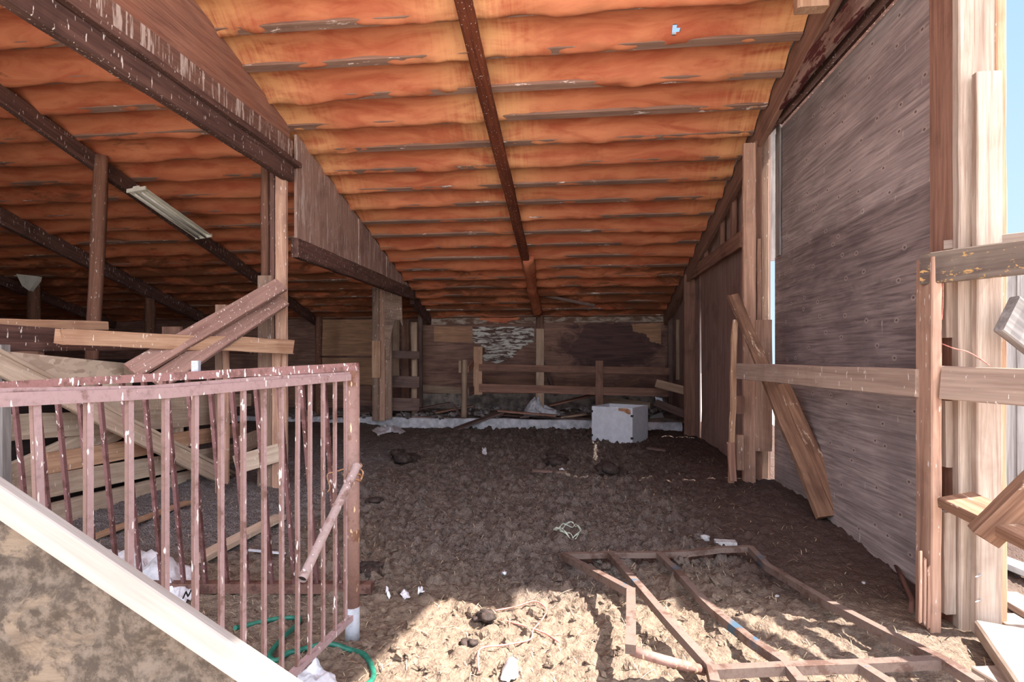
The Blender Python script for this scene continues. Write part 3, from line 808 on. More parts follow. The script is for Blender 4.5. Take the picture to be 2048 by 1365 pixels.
# ================================================================== FRONT GATE
def gate_d(u): return 1 / (.82 - .000665 * u)
def gp(u, z):                                                # a point of the gate's plane in plan
    p = P(u, 719, gate_d(u)); return Vector((p.x, p.y, z))
gt = thing('front_gate', gp(700, .1), 'pink-brown welded bar gate with a thick pipe end post', 'gate')
zt, zb = 1.352, .125
ga, gb = gp(-160, zt + .012), gp(697, zt + .006)
tube('top_rail', [ga, gp(330, zt - .004), gp(560, zt + .002), gb], .016, PINK, gt, 4)
tube('top_flange', [ga + UP * .018, gp(300, zt + .012), gp(520, zt + .022), gb + UP * .018], [.009], PINK, gt, 4)
tube('bottom_rail', [gp(-160, zb), gp(702, zb - .005)], .014, PINK, gt, 4)
gdir = (gb - ga).normalized()
BARSIDE = metal_paint('brown_bar_side', (124, 92, 84), (104, 74, 64), .5, splat=.2)
for u in (-40, 70, 177, 259, 331, 390, 442, 487, 528, 563, 595, 620, 646, 670, 691):
    k = .05 if u == 70 else 0
    a, b = gp(u, zb), gp(u, zt)
    if u == 70: a = gp(112, zb)
    ob = board('bar', a, b, .013, .021, gdir, PINK, gt, wob=.0012)
    ob.data.materials.append(BARSIDE)
    for pl in ob.data.polygons:
        if pl.normal.z < -.6: pl.material_index = 1  # one side of each bar gets the darker brown
pb = P(705, 1284, 2.86)
epost = tube('end_post', [Vector((pb.x, pb.y, .16)), Vector((pb.x, pb.y, P(705, 742, 2.86).z))], .036, PIPE, gt, 20)
tube('post_foot', [Vector((pb.x, pb.y, -.03)), Vector((pb.x, pb.y, .165))], .0365, BAREPIPE, epost, 20)['label'] = 'bare grey pipe foot'

# tilted panel behind it
bp = thing('bar_panel', P(700, 1180, 3.4), 'dull brown barred panel standing tilted behind the front gate', 'panel')
ra, rb = P(-120, 778, 3.16), P(717, 741, 2.885)
rb = Vector((pb.x + .02, pb.y + .02, P(705, 742, 2.86).z + .02))
tube('top_rail', [ra, rb], .022, BROWNPAINT, bp, 4)
ba, bb = P(60, 1186, 3.46), P(744, 1181, 3.42)
ba.z = .02; bb.z = .03
tube('bottom_rail', [ba, bb], .03, RUSTPLAIN, bp, 4)
def lerp_u(a, b, u):                                          # the point of a 3-D segment seen in column u
    k = (u - CX) / F
    n = Vector((CT - k * -ST * -1, ST, 0))
    # column plane: r.x*x... solved numerically
    lo, hi = 0.0, 1.0
    def col(t):
        q = a + (b - a) * t; xc = q.x * CT + q.y * ST; dd_ = -q.x * ST + q.y * CT
        return CX + F * xc / dd_
    for _ in range(40):
        m = (lo + hi) / 2
        if col(m) < u: lo = m
        else: hi = m
    return a + (b - a) * lo
for u in (67, 112, 152, 195, 236, 282, 325, 368, 412, 455, 497, 545, 590, 635, 679):
    top = lerp_u(ra, rb, u - 42 + .012 * u)
    bot = lerp_u(ba, bb, u)
    tube('bar', [bot, top], .0105, BACKBAR, bp, 4)
tag(board('top_stop', P(391, 748, 3.0), P(391, 722, 3.0), .04, .03, CAMW, BAREPIPE, bp), None)

# loose pipe tied to the post and its twine
d0 = P(604, 1160, 2.22); d1 = P(714, 932, 2.79)
lp = thing('loose_pipe', d0, 'pale scuffed pipe hanging slantwise, tied to the gate post', 'pipe')
lpp = tube('pipe', [d0, d1], [.019, .021], PALEPIPE, lp, 16, cap=False)
tube('bore', [d0 + (d1 - d0) * .012, d1 - (d1 - d0) * .012], .016, BLACKIRON, lpp, 12)
for f in (.33, .55, .78):
    q = d0 + (d1 - d0) * f
    tube('stub', [q, q + Vector((-.012, 0, .032))], .006, PALEPIPE, lpp, 8)
tw = thing('twine_tie', P(707, 940, 2.8), 'tan twine knotted round the gate post and loose pipe', 'twine')
for i in range(5):
    z = P(706, 936 + i * 5, 2.86).z
    pts = []
    for j in range(25):
        a = 2 * math.pi * j / 24
        pts.append(Vector((pb.x + math.cos(a) * (.043 + .004 * math.sin(3 * a + i)), pb.y + math.sin(a) * (.043 + .006 * (i % 2)), z + .02 * math.sin(a + i))))
    tube('coil', pts, .004, TWINE, tw, 6)
for k, pts in enumerate(([(716, 936, 2.82), (726, 945, 2.8), (722, 960, 2.8), (724, 952, 2.8)], [(690, 938, 2.84), (672, 944, 2.9), (655, 950, 2.95), (660, 975, 2.95), (655, 985, 2.95)])):
    tube('loose_end', [P(*q) for q in pts], .004, TWINE, tw, 6, sub=6)

# ---- mud-caked chute side right before the viewer
ed0, ed1 = P(-120, 916, .97), P(640, 1432, .97)
ax = (ed1 - ed0)
mp = thing('mud_panel', P(300, 1300, .97), 'mud-caked plywood panel with a pale sloping top edge', 'panel')
M_EDGE = wood('wood_panel_edge', (184, 176, 170), (152, 140, 132), (130, 116, 108), .35)
board('top_edge', ed0, ed1, .052, .022, CAMW, M_EDGE, mp, wob=.001)
x_, y_, z_ = frame(ax, CAMW)
if y_.z > 0: dn = -y_
else: dn = y_
L = ax.length
us = np.linspace(0, L, 190); ws = np.linspace(0, 1.0, 110)
U, Wd = np.meshgrid(us, ws)
bumpz = .003 + .022 * np.maximum(0, fbm(U * 5, Wd * 5, 81, 3) + .25) + .007 * lumps(U, Wd, .05, 83, .6) / .02 * .35
px = ed0 + dn * .02 - z_ * .03
XX = px.x + U * x_.x + Wd * dn.x + bumpz * z_.x
YY = px.y + U * x_.y + Wd * dn.y + bumpz * z_.y
ZZ = px.z + U * x_.z + Wd * dn.z + bumpz * z_.z
ZZ = np.maximum(ZZ, -.04)
pf = grid('face', XX, YY, ZZ, MUD, mp)
quad = [ed0 - z_ * .034 + dn * .01, ed1 - z_ * .034 + dn * .01]
lowr = Vector((ed1.x, ed1.y, -.04)); lowl = Vector((ed0.x, ed0.y, -.04))
prism('backing', [quad[0], quad[1], lowr - z_ * .034, lowl - z_ * .034], -z_ * .014, W_PALE, mp)

# ================================================================== GROUND LEFT
hz = .03
hp = [(470, 1258), (491, 1247), (542, 1234), (583, 1230), (600, 1237), (586, 1254), (559, 1285), (539, 1316), (552, 1324), (575, 1312), (595, 1305), (617, 1297), (658, 1292), (699, 1299), (730, 1314), (747, 1340), (738, 1372), (700, 1400)]
hs = tube('garden_hose', [GS(u, v, .008) for u, v in hp], .0125, HOSE, None, 12, sub=6)
tag(hs, 'green garden hose coiled on the dirt at the gate post foot', 'hose')
def bag(name, px, hgt, mat, seed, label, cat, parent=None):
    """crumpled sheet over a pixel outline lying on the dirt"""
    c = [GH(u, v) for u, v in px]; n = len(c)
    cen = sum(c, Vector()) / n
    R_, S_ = 14, 40
    vs, fs = [], []
    for i in range(R_ + 1):
        f = i / R_
        for j in range(S_):
            q = j / S_ * n; k = int(q) % n; tt = q - int(q)
            e = c[k].lerp(c[(k + 1) % n], tt)
            p = cen.lerp(e, f)
            nz = sfbm(p.x * 9 + seed, p.y * 9, seed, 4)
            z = gz(p.x, p.y) + .012 + hgt * (1 - f ** 2.2) * (.65 + .55 * nz) + .012 * abs(nz)
            vs.append((p.x + .015 * nz, p.y, z))
    for i in range(R_):
        for j in range(S_):
            fs.append((i * S_ + j, i * S_ + (j + 1) % S_, (i + 1) * S_ + (j + 1) % S_, (i + 1) * S_ + j))
    o = Vector((cen.x, cen.y, gz(cen.x, cen.y)))
    me = mesh([Vector(v) - o for v in vs], fs); 
    ob = link(name, me, mat, Matrix.Translation(o), parent, True)
    if parent is None: tag(ob, label, cat)
    return ob
sk = thing('feed_sack', GH(300, 1150), 'white printed plastic feed sack lying behind the front gate bars', 'sack')
bag('film', [(205, 1098), (300, 1115), (375, 1135), (402, 1150), (390, 1185), (372, 1205), (340, 1190), (250, 1160), (215, 1130)], .11, PLASTIC, 5, '', '', sk)
for (u0, v0, u1, v1) in ((366, 1198, 372, 1184), (372, 1184, 376, 1194), (376, 1194, 383, 1180), (386, 1190, 391, 1178)):
    board('letter_stroke', GH(u0, v0, .075), GH(u1, v1, .085), .008, .004, UP + CAMW, INK, sk, wob=0)
bag('plastic_bag', [(604, 1350), (622, 1338), (650, 1340), (668, 1356), (672, 1380), (600, 1385)], .06, PLASTIC, 9, 'crumpled white plastic bag at the tip of the pale panel edge', 'bag')
bag('plastic_scrap', [(1005, 1345), (1018, 1328), (1030, 1330), (1034, 1362), (1020, 1375), (1000, 1365)], .05, PLASTIC, 12, 'white plastic scrap on the sunlit dirt', 'plastic scrap')
bag('plastic_rag', [(745, 862), (762, 854), (785, 858), (800, 856), (812, 866), (800, 872), (780, 866), (755, 873)], .07, PLASTIC, 14, 'white plastic rag on the dirt before the gusset post', 'rag')
def gboard(u0, v0, u1, v1, w, t, mat, label, name='plank', cat='plank', up=None, **k):
    z = t / 2 + .03 if up is None else up
    a, b = GH(u0, v0), GH(u1, v1)
    za, zb_ = gz(a.x, a.y), gz(b.x, b.y)
    a.z = float(base_h(a.x, a.y)) + z; b.z = float(base_h(b.x, b.y)) + z
    o = board(name, a, b, w, t, UP, mat, **k)
    tag(o, label, cat); return o
gboard(398, 1128, 560, 1042, .11, .045, W_PALE, 'pale short plank on the dirt behind the gate bars', jag=.02)
gboard(185, 1082, 376, 1010, .07, .03, W_TAN, 'thin tan strip of wood lying along the grey litter')
gboard(497, 1106, 570, 1112, .02, .012, WHITEPAINT, 'thin white stick on the dirt beside the pale short plank', 'stick', 'stick')
gboard(1066, 946, 1133, 950, .07, .03, W_DEBRIS, 'short flat stick of wood beside the dark dung heap', 'stick', 'stick')
gboard(1296, 900, 1334, 905, .10, .03, W_DEBRIS, 'short grey-brown plank half buried in front of the white box')
gboard(1430, 1092, 1472, 1094, .08, .03, STONE, 'pale stone slab under the far edge of the rusty frame', 'slab', 'slab')

# ================================================================== RUSTY FRAME ON THE DIRT
fr = thing('scrap_gate', GH(1400, 1200), 'bent rusty metal gate frame with flecks of blue paint, lying on the dirt', 'gate frame')
def fpts(l): return [GH(u, v, h) for u, v, h in l]
def bar(name, l, r=.021, n=4, mat=RUSTBLUE):
    return tube(name, fpts(l), r, mat, fr, n)
bar('end_rail', [(1126, 1113, .05), (1220, 1110, .06), (1310, 1110, .06), (1380, 1107, .06), (1440, 1100, .07), (1502, 1098, .07)], .019)
bar('side_rail', [(1126, 1113, .05), (1190, 1147, .12), (1262, 1186, .20)])
bar('side_rail', [(1262, 1184, .20), (1262, 1240, .20), (1261, 1300, .17)], .023)
tube('side_pipe', fpts([(1262, 1302, .15), (1330, 1322, .12), (1408, 1342, .06)]), .022, PIPE, fr, 14)
bar('cross_bar', [(1222, 1112, .06), (1282, 1180, .15), (1340, 1248, .13), (1421, 1338, .08), (1430, 1372, .08)])
bar('cross_bar', [(1317, 1110, .06), (1350, 1142, .07), (1399, 1196, .07), (1430, 1226, .06), (1502, 1284, .10), (1570, 1330, .10), (1604, 1372, .10)])
bar('long_rail', [(1500, 1098, .07), (1536, 1136, .06), (1656, 1208, .08), (1770, 1268, .10), (1884, 1324, .13), (1960, 1372, .13)])
bar('brace_bar', [(1424, 1345, .08), (1570, 1338, .10), (1724, 1333, .10), (1888, 1325, .13)])
bar('cross_bar', [(1722, 1336, .10), (1785, 1376, .10)])

# ================================================================== WHITE BOX
bx = thing('white_box', G(1240, 886, .12), 'white-painted open wooden box with black corner irons on the dirt', 'box')
c0 = GH(1265, 889); c0.z = float(base_h(c0.x, c0.y)) + .0
def cv_(a, b): return Vector((a * CT - b * ST, a * ST + b * CT, 0))
ux, uy, wbx = cv_(-.826, .564), cv_(.564, .826), .69
wby = .66
hb = (889 - 817) / F * (c0 - Vector((0, 0, c0.z))).length * 1.0
hb = P(1265, 817, ((c0.x * -ST) + c0.y * CT)).z - c0.z
def bxp(a, b, z): return Vector((c0.x, c0.y, c0.z)) + ux * a + uy * b + UP * z
T = .018
prism('front_panel', [bxp(0, 0, 0), bxp(wbx, 0, 0), bxp(wbx, 0, hb), bxp(0, 0, hb)], uy * T, WHITEPAINT, bx)
prism('back_panel', [bxp(0, wby - T, 0), bxp(wbx, wby - T, 0), bxp(wbx, wby - T, hb), bxp(0, wby - T, hb)], uy * T, WHITEPAINT, bx)
prism('side_panel', [bxp(0, T, 0), bxp(0, wby - T, 0), bxp(0, wby - T, hb), bxp(0, T, hb)], ux * T, WHITEPAINT, bx)
prism('side_panel', [bxp(wbx - T, T, 0), bxp(wbx - T, wby - T, 0), bxp(wbx - T, wby - T, hb), bxp(wbx - T, T, hb)], ux * T, WHITEPAINT, bx)
prism('bottom_panel', [bxp(T, T, .03), bxp(wbx - T, T, .03), bxp(wbx - T, wby - T, .03), bxp(T, wby - T, .03)], UP * T, WHITEPAINT, bx)
for z in (.09, hb - .14):
    prism('corner_iron', [bxp(-.004, -.004, z), bxp(.03, -.004, z), bxp(.03, -.004, z + .035), bxp(-.004, -.004, z + .035)], uy * .03, BLACKIRON, bx)
for z in (.09, hb - .1):
    prism('corner_iron', [bxp(wbx - .02, -.004, z), bxp(wbx + .004, -.004, z), bxp(wbx + .004, -.004, z + .035), bxp(wbx - .02, -.004, z + .035)], uy * .03, BLACKIRON, bx)
prism('rust_stain', [bxp(a * wbx, -.002, hb - z) for a, z in ((.12, .01), (.34, .01), (.33, .05), (.22, .06), (.1, .10), (.04, .09), (.05, .03))], uy * .003, plain('rust_stain', (170, 122, 92), .9, .3, 30), bx)

# ================================================================== PEN AT THE BACK
pen = thing('rail_pen', P(1080, 800, 10.9), 'low brown two-rail pen fence along the back wall', 'fence')
def rb_(name, u0, v0, d0_, u1, v1, d1_, w, mat, t=.04, face=CAMW, **k):
    return board(name, P(u0, v0, d0_), P(u1, v1, d1_), w, t, face, mat, pen, **k)
rb_('rail', 958, 735, 10.95, 1338, 743, 10.7, .14, W_BACK)
rb_('rail', 958, 776, 10.95, 1336, 786, 10.7, .16, W_BACK)
rb_('rail', 936, 740, 10.6, 968, 701, 11.9, .13, W_BACK, face=POS_X)
rb_('rail', 936, 784, 10.6, 962, 776, 11.6, .16, W_DEBRIS, face=POS_X)
vb('post', 947, 965, 694, 790, 10.98, .05, W_TAN, pen)
vb('post', 1072, 1088, 658, 824, 10.88, .05, W_BACKPALE, pen)
vb('post', 1191, 1206, 722, 826, 10.76, .05, W_BACK, pen)
log('post', [P(928, 836, 10.55), P(929, 720, 10.6)], .055, W_BACKPALE, pen)
board('cap_block', P(920, 746, 10.5), P(920, 722, 10.5), .05, .05, CAMW, W_BACKPALE, pen)
tag(vb('wall_stud', 1075, 1086, 632, 790, 12.05, .06, W_BACK), 'thin brown stud on the back wall above the pen fence post', 'stud')
tag(vb('wall_stud', 836, 845, 630, 838, 12.0, .08, W_DEBRIS), 'dark stud dividing the back wall behind the gusset post', 'stud')
pr2 = thing('side_rails', P(1340, 790, 10.2), 'two short rails with whitened ends at the pen corner by the brown post', 'fence')
board('rail', P(1313, 767, 10.4), P(1372, 782, 9.75), .15, .04, CAMW, W_BACKPALE, pr2)
board('rail', P(1311, 806, 10.4), P(1372, 830, 9.75), .14, .04, CAMW, W_DEBRIS, pr2)
prism('white_end', [P(u, v, 10.38) for u, v in ((1310, 794), (1324, 797), (1328, 812), (1314, 808))], (0, .01, 0), WHITEPAINT, pr2)
# rails beside the gusset post
gr2 = thing('side_fence', P(810, 840, 11.0), 'grey rails and barked pole filling the gap beside the gusset post', 'fence')
log('pole', [P(829, 842, 11.3), P(828, 645, 11.3)], .07, W_BACKPALE, gr2)
vb('upright', 785, 799, 630, 770, 11.8, .04, W_BACKPALE, gr2)
vb('upright', 803, 818, 640, 800, 11.9, .03, W_BACK, gr2)
for v0, v1 in ((702, 717), (752, 775), (796, 822)):
    board('rail', P(780, (v0 + v1) / 2, 10.9), P(838, (v0 + v1) / 2 + 1, 11.1), (v1 - v0) / F * 10.9, .04, CAMW, W_DEBRIS, gr2)
tube('pipe_rail', [P(640, 714, 11.3), P(746, 714, 11.0)], .02, RUSTPLAIN, gr2)

# debris on the slab
def deb(u0, v0, d0_, u1, v1, d1_, w, t, mat, label, face=UP, **k):
    o = board('plank', P(u0, v0, d0_), P(u1, v1, d1_), w, t, face, mat, **k); tag(o, label, 'plank'); return o
deb(912, 858, 10.10, 1002, 826, 10.75, .18, .035, W_DEBRIS, 'dark plank tipped over the white curb toward the dirt')
deb(996, 822, 10.7, 1112, 832, 10.6, .14, .04, W_BROWN, 'brown plank lying level on the rubble below the white sheet')
deb(824, 834, 10.75, 950, 838, 10.7, .10, .03, W_DEBRIS, 'reddish strip of wood along the top of the curb')
deb(1000, 830, 11.0, 1180, 838, 10.8, .2, .03, W_DEBRIS, 'broad dark board lying behind the level brown plank')
deb(1095, 812, 11.2, 1195, 788, 11.6, .2, .035, W_BACK, 'brown board slanting up behind the pen rails')
deb(1112, 792, 11.9, 1085, 722, 12.05, .07, .03, W_DEBRIS, 'short dark stick propped on the back wall inside the pen', CAMW)
deb(790, 828, 11.3, 900, 806, 11.6, .14, .03, W_DEBRIS, 'grey plank leaning in the dim corner behind the curb')
deb(905, 812, 11.2, 925, 836, 11.0, .05, .03, W_DEBRIS, 'thin stick leaning beside the pale round pen post', CAMW)
deb(1205, 800, 11.5, 1300, 812, 11.3, .14, .03, W_BACKPALE, 'pale board lying behind the white box', CAMW)
deb(1255, 790, 11.6, 1290, 815, 11.3, .015, .01, W_BACKPALE, 'thin pale lath slanting behind the white box', CAMW)
deb(1302, 842, 10.6, 1326, 832, 10.7, .16, .02, W_GREY, 'grey board scrap beside the white box', CAMW)
deb(1230, 772, 11.95, 1300, 756, 12.0, .16, .02, W_BACK, 'broken brown panel tilted against the back wall behind the pen', CAMW)
deb(870, 826, 11.0, 945, 812, 11.3, .10, .03, W_BROWN, 'brown board end slanting up beside the pale round pen post')
deb(1120, 836, 10.8, 1186, 826, 11.0, .12, .04, W_BACKPALE, 'pale board piece lying on rubble just beside the white box')
deb(1040, 836, 10.6, 1090, 826, 10.8, .05, .03, W_DEBRIS, 'narrow dark lath under the level brown plank')
deb(660, 832, 11.0, 738, 826, 11.3, .12, .04, W_DEBRIS, 'dark plank on the slab between the slim pole and gusset post')
rub = []
rv, rf = [], []
for i in range(260):
    u = random.uniform(585, 1330); d_ = random.uniform(10.55, 11.7)
    p = P(u, 719, d_); p.z = .31 + random.uniform(0, .05) + .14 * random.random() * (u > 900)
    r = random.uniform(.02, .07)
    vs, fs = lump_mesh(r, .6, .7, i, 5, 7)
    b0 = len(rv); rv += [(v[0] + p.x, v[1] + p.y, v[2] + p.z) for v in vs]; rf += [tuple(b0 + k for k in f) for f in fs]
rb2 = link('rubble', mesh(rv, rf), plain('rubble_grey', (120, 110, 108), .95, .6, 9)); tag(rb2, 'grey rubble and litter strewn over the raised slab', 'rubble', kind='stuff')
# plastic sheet heap (a crumpled cone draped on the rubble)
cen = P(1072, 822, 10.85)
vs, fs = [], []
R_, S_ = 12, 36
for i in range(R_ + 1):
    f = i / R_
    for j in range(S_):
        a = 2 * math.pi * j / S_
        rr = f * (.34 + .10 * math.sin(3 * a + 1)) * (1.5 if math.cos(a) > 0 and f > .6 else 1)
        nz = sfbm(math.cos(a) * f * 4 + 3, math.sin(a) * f * 4, 19, 4)
        vs.append((rr * math.cos(a) + .04 * nz, rr * math.sin(a) * .6, .36 * max(0, 1 - f * 1.15) ** .8 * (1 + .5 * nz) + .015 + .02 * abs(nz)))
for i in range(R_):
    for j in range(S_):
        fs.append((i * S_ + j, i * S_ + (j + 1) % S_, (i + 1) * S_ + (j + 1) % S_, (i + 1) * S_ + j))
o = link('plastic_sheet', mesh(vs, fs), DULLPLASTIC, Matrix.Translation((cen.x, cen.y, .33)), None, True)
tag(o, 'crumpled translucent plastic sheet heaped on the rubble inside the pen', 'plastic sheet')
deb(1080, 590, 11.0, 1190, 612, 10.6, .06, .04, W_DEBRIS, 'loose grey stick hanging under the low end of the ceiling', CAMW)
deb(975, 577, 11.0, 1062, 572, 10.9, .07, .03, W_BROWN, 'thin brown board against the foam beside the middle rafter', CAMW)

# ================================================================== YARD-SIDE WALL FRAMING
hd = thing('header_beam', (XR - .04, 4.8, 4.0), 'peeling dark-stained header beam above the big plywood door', 'beam')
yh = onX(1500, 280, XR - .06).y
board('main_plank', (XR - .06, 2.98, 3.985), (XR - .06, yh + .15, 3.965), .19, .05, NEG_X, W_PEEL, hd, wob=.008)
board('lower_plank', (XR + .045, 2.98, 3.945), (XR + .045, yh, 3.945), .10, .05, NEG_X, W_BEAM, hd)
tag(vb('beam_end', 1592, 1652, -150, 20, 3.75, .09, W_TAN), 'rough pale timber end hanging at the ceiling edge above the door', 'beam')
h2 = board('header_beam', onX(1384, 548, XR - .04), onX(1484, 478, XR - .04), .20, .06, NEG_X, W_BROWN)
tag(h2, 'shorter brown header over the narrow vertical-board wall', 'beam')
for i, (u0, u1, v0, v1) in enumerate(((1408, 1416, 470, 530), (1440, 1448, 425, 500), (1462, 1472, 380, 480))):
    p_ = onX((u0 + u1) / 2, v1, XR - .02)
    tag(board('wall_stud', p_, Vector((p_.x, p_.y, roof_z(p_.y) - .12)), .10, .06, NEG_X, W_BROWN), ('short stud above the header nearest the back wall', 'short stud above the middle of the narrow wall header', 'short stud above the header next to the door post')[i], 'stud')
tag(vb('timber_post', 1368, 1392, 550, None, 9.55, .07, W_BROWN), 'brown post between the pen corner and the narrow vertical-board wall', 'post')
tag(vb('corner_board', 1352, 1362, 640, 760, 10.9, .05, W_BACKPALE), 'pale board standing in the dark back corner', 'board')
tag(vb('corner_post', 1336, 1350, 625, 830, 11.6, .09, W_DEBRIS), 'dark post in the back corner behind the brown post', 'post')
# cluster at the far jamb of the door
jp = thing('door_post', P(1505, 965, 5.8), 'multi-board door post with a tan cover board', 'post')
vb('post_board', 1486, 1510, 288, None, 5.85, .06, W_POST, jp)
vb('post_board', 1506, 1522, 284, None, 5.95, .06, W_BROWN, jp)
vb('post_board', 1520, 1536, 258, 968, 6.0, .05, W_POSTGREY, jp)
vb('batten', 1531, 1552, 250, 522, 6.02, .03, W_GREY, jp)
vb('batten', 1514, 1522, 478, 640, 5.86, .02, W_POST, jp)
vb('cover_board', 1511, 1543, 640, 903, 5.8, .025, W_POST, jp)
sk2 = thing('stake', P(1468, 960, 5.55), 'thin upright stake with offcut blocks beside the door post', 'stake')
board('upright', P(1462, 966, 5.6), P(1470, 640, 5.6), .052, .045, CAMW, W_TAN, sk2, wob=.012)
board('foot_piece', P(1466, 960, 5.56), P(1462, 890, 5.56), .07, .04, CAMW, W_BROWN, sk2, jag=.03)
vb('block', 1472, 1487, 792, 828, 5.72, .06, W_BROWN, sk2)
vb('block', 1472, 1487, 870, 940, 5.72, .06, W_POST, sk2)
lr = thing('leaning_plank', P(1655, 1045, 4.6), 'heavy weathered plank leaning against the big plywood door', 'plank')
b0 = GH(1652, 1040); b0.z = float(base_h(b0.x, b0.y)) + .05
b1 = P(1466, 592, 5.62)
board('plank', b0, b1, .15, .07, CAMW, W_BARK, lr, jag=.02, wob=.008, taper=.7)
d_ = Vector((.11, -.01, 0))
board('second_plank', b0 + d_ + UP * .05, b0 + d_ + (b1 - b0) * .55, .11, .06, CAMW, W_BARK, lr, wob=.006)
ml = board('fence_rail', P(1476, 743, 5.45), P(1838, 766, 3.02), .155, .04, CAMW + NEG_X, W_RAIL)
tag(ml, 'pale rail board crossing the plywood door from stake to fence post', 'rail')
tag(tube('metal_rod', [GH(1792, 1132, .02), GH(1808, 1165, .03), GH(1824, 1200, .03), GH(1822, 1222, .02)], .014, RUSTPLAIN, None, 8), 'bent rusty rod on the litter at the foot of the plywood door', 'rod')

# corner assembly
fp = thing('fence_post', P(1858, 1250, 3.0), 'split-bottomed fence post with stacked blocks at the building corner', 'post')
board('post', Vector((*P(1857, 900, 2.98).xy, -.03)), P(1857, 518, 2.98), .14, .052, NEG_X, W_POST, fp, wob=.003)
board('block', P(1897, 676, 3.03), P(1897, 556, 3.03), .060, .05, CAMW, W_SUN, fp)
board('block', P(1897, 934, 3.03), P(1897, 802, 3.03), .060, .05, CAMW, W_SUN, fp)
board('block', P(1895, 1224, 3.0), P(1895, 1026, 3.0), .066, .05, CAMW, W_SUN, fp, jag=.01)
for i, u in enumerate((1840, 1848, 1857)):
    board('splinter', P(u, 1236 + i * 8, 2.93), P(u, 1112 + i * 14, 2.93), .014, .012, CAMW, W_POST, fp, jag=.03)
cp = thing('corner_post', P(1930, 1268, 2.9), 'tall sunlit built-up post at the open corner of the building', 'post')
def cb(name, u0, u1, v0, v1, d, t, mat, face=NEG_Y, w=None):
    um = (u0 + u1) / 2
    a = P(um, v1, d); b = P(um, v0, d)
    if v0 < 0: b.z = roof_z(b.y) - .05
    if v1 > 1230: a.z = -.03
    return board(name, a, b, w or (u1 - u0) / F * d, t, face, mat, cp, wob=.003)
cb('post_board', 1870, 1910, -1, 1240, 3.10, .04, W_BROWN, NEG_X, .21)
cb('post_board', 1912, 1940, -1, 1270, 2.98, .06, W_SUN)
cb('post_board', 1934, 1990, -1, 1255, 3.0, .05, W_SUN)
cov = cb('cover_board', 1950, 1997, 146, 1268, 2.90, .045, W_SUN)
cb('edge_board', 1988, 2007, -1, 1235, 2.98, .05, W_TAN)
for v in (1150, 1200):
    tube('nail', [P(1962, v, 2.88), P(1951, v + 5, 2.81)], .003, BAREPIPE, cov, 6)

# rails and planks of the yard fence
def far(a, b, k): return a + (b - a) * k
o = board('fence_rail', P(1842, 540, 2.98), far(P(1842, 540, 2.98), P(2110, 508, 2.55), 1.6), .165, .04, CAMW, W_DARKRAIL); tag(o, 'dark straw-flecked rail at the top of the yard fence', 'rail')
o = board('fence_rail', P(1888, 492, 3.05), far(P(1888, 492, 3.05), P(2110, 468, 2.75), 1.6), .05, .03, CAMW, W_SUN); tag(o, 'thin sunlit strip behind the dark top rail of the yard fence', 'rail')
o = board('fence_rail', P(1886, 766, 2.9), far(P(1886, 766, 2.9), P(2110, 780, 2.45), 1.6), .175, .04, CAMW, W_RAIL); tag(o, 'pale middle rail on the yard side of the fence post', 'rail')
o = board('fence_rail', P(1912, 1000, 2.86), far(P(1912, 1000, 2.86), P(2110, 1092, 2.35), 1.8), .19, .06, CAMW, W_BARK); tag(o, 'thick rough lower rail sloping down into the yard', 'rail')
o = board('plank', P(1968, 1072, 2.58), far(P(1968, 1072, 2.58), P(2100, 945, 2.45), 1.7), .14, .07, CAMW, W_BARK, jag=.02); tag(o, 'rough-ended plank crossing the lower yard rail', 'plank')
o = board('plank', P(2012, 628, 2.75), far(P(2012, 628, 2.75), P(2140, 728, 2.75), 3.0), .19, .06, CAMW, W_GREY, shear=(-.2, 0)); tag(o, 'grey sawn board end tilted beside the sunlit corner post', 'plank')
for i in range(5):
    u0 = 2008 + i * 26
    tag(vb('fence_board', u0, u0 + 25, 545 - 4 * i, None, 4.3 - .02 * i, .02, W_GREY), ('weathered grey upright board next to the sunlit corner post', 'weathered grey upright board, second from the corner post', 'weathered grey upright board outside, third from the corner post', 'weathered grey upright board outside, fourth from the corner post', 'weathered grey upright board outside, fifth from the corner post')[i], 'board', 'grey yard fence boards')
tag(tube('red_string', [P(1884, 688, 2.95), P(1910, 698, 2.9), P(1935, 704, 2.88), P(1960, 718, 2.88), P(1982, 734, 2.88)], .003, REDTWINE, None, 6, sub=5), 'red twine strung from the fence post to the middle rail', 'twine')
tag(tube('red_string', [P(1886, 560, 2.94), P(1886, 600, 2.94), P(1884, 640, 2.94)], .0025, REDTWINE, None, 6, sub=4), 'red twine hanging down below the dark top rail', 'twine')
# planks lying outside
def yp(u0, v0, u1, v1, w, t, z, mat, label):
    o = board('plank', G(u0, v0, z), G(u1, v1, z), w, t, UP, mat, jag=.01); tag(o, label, 'plank')
yp(1996, 1120, 2120, 1170, .12, .05, .06, ALU, 'pale metal-edged strip lying outside beyond the corner post')
yp(2008, 1190, 2140, 1270, .16, .04, .03, W_SUN, 'sun-bleached plank outside, second behind the cracked timber')
yp(2004, 1235, 2110, 1300, .14, .04, .02, W_SUN, 'sun-bleached plank lying right behind the cracked timber')
yp(2014, 1268, 2130, 1420, .26, .08, .06, W_SUN, 'wide cracked white timber lying on the dirt outside the corner post')
yp(1975, 1345, 2100, 1420, .16, .05, .01, W_SUN, 'broken white board end sticking into the dirt beside the rusty frame')

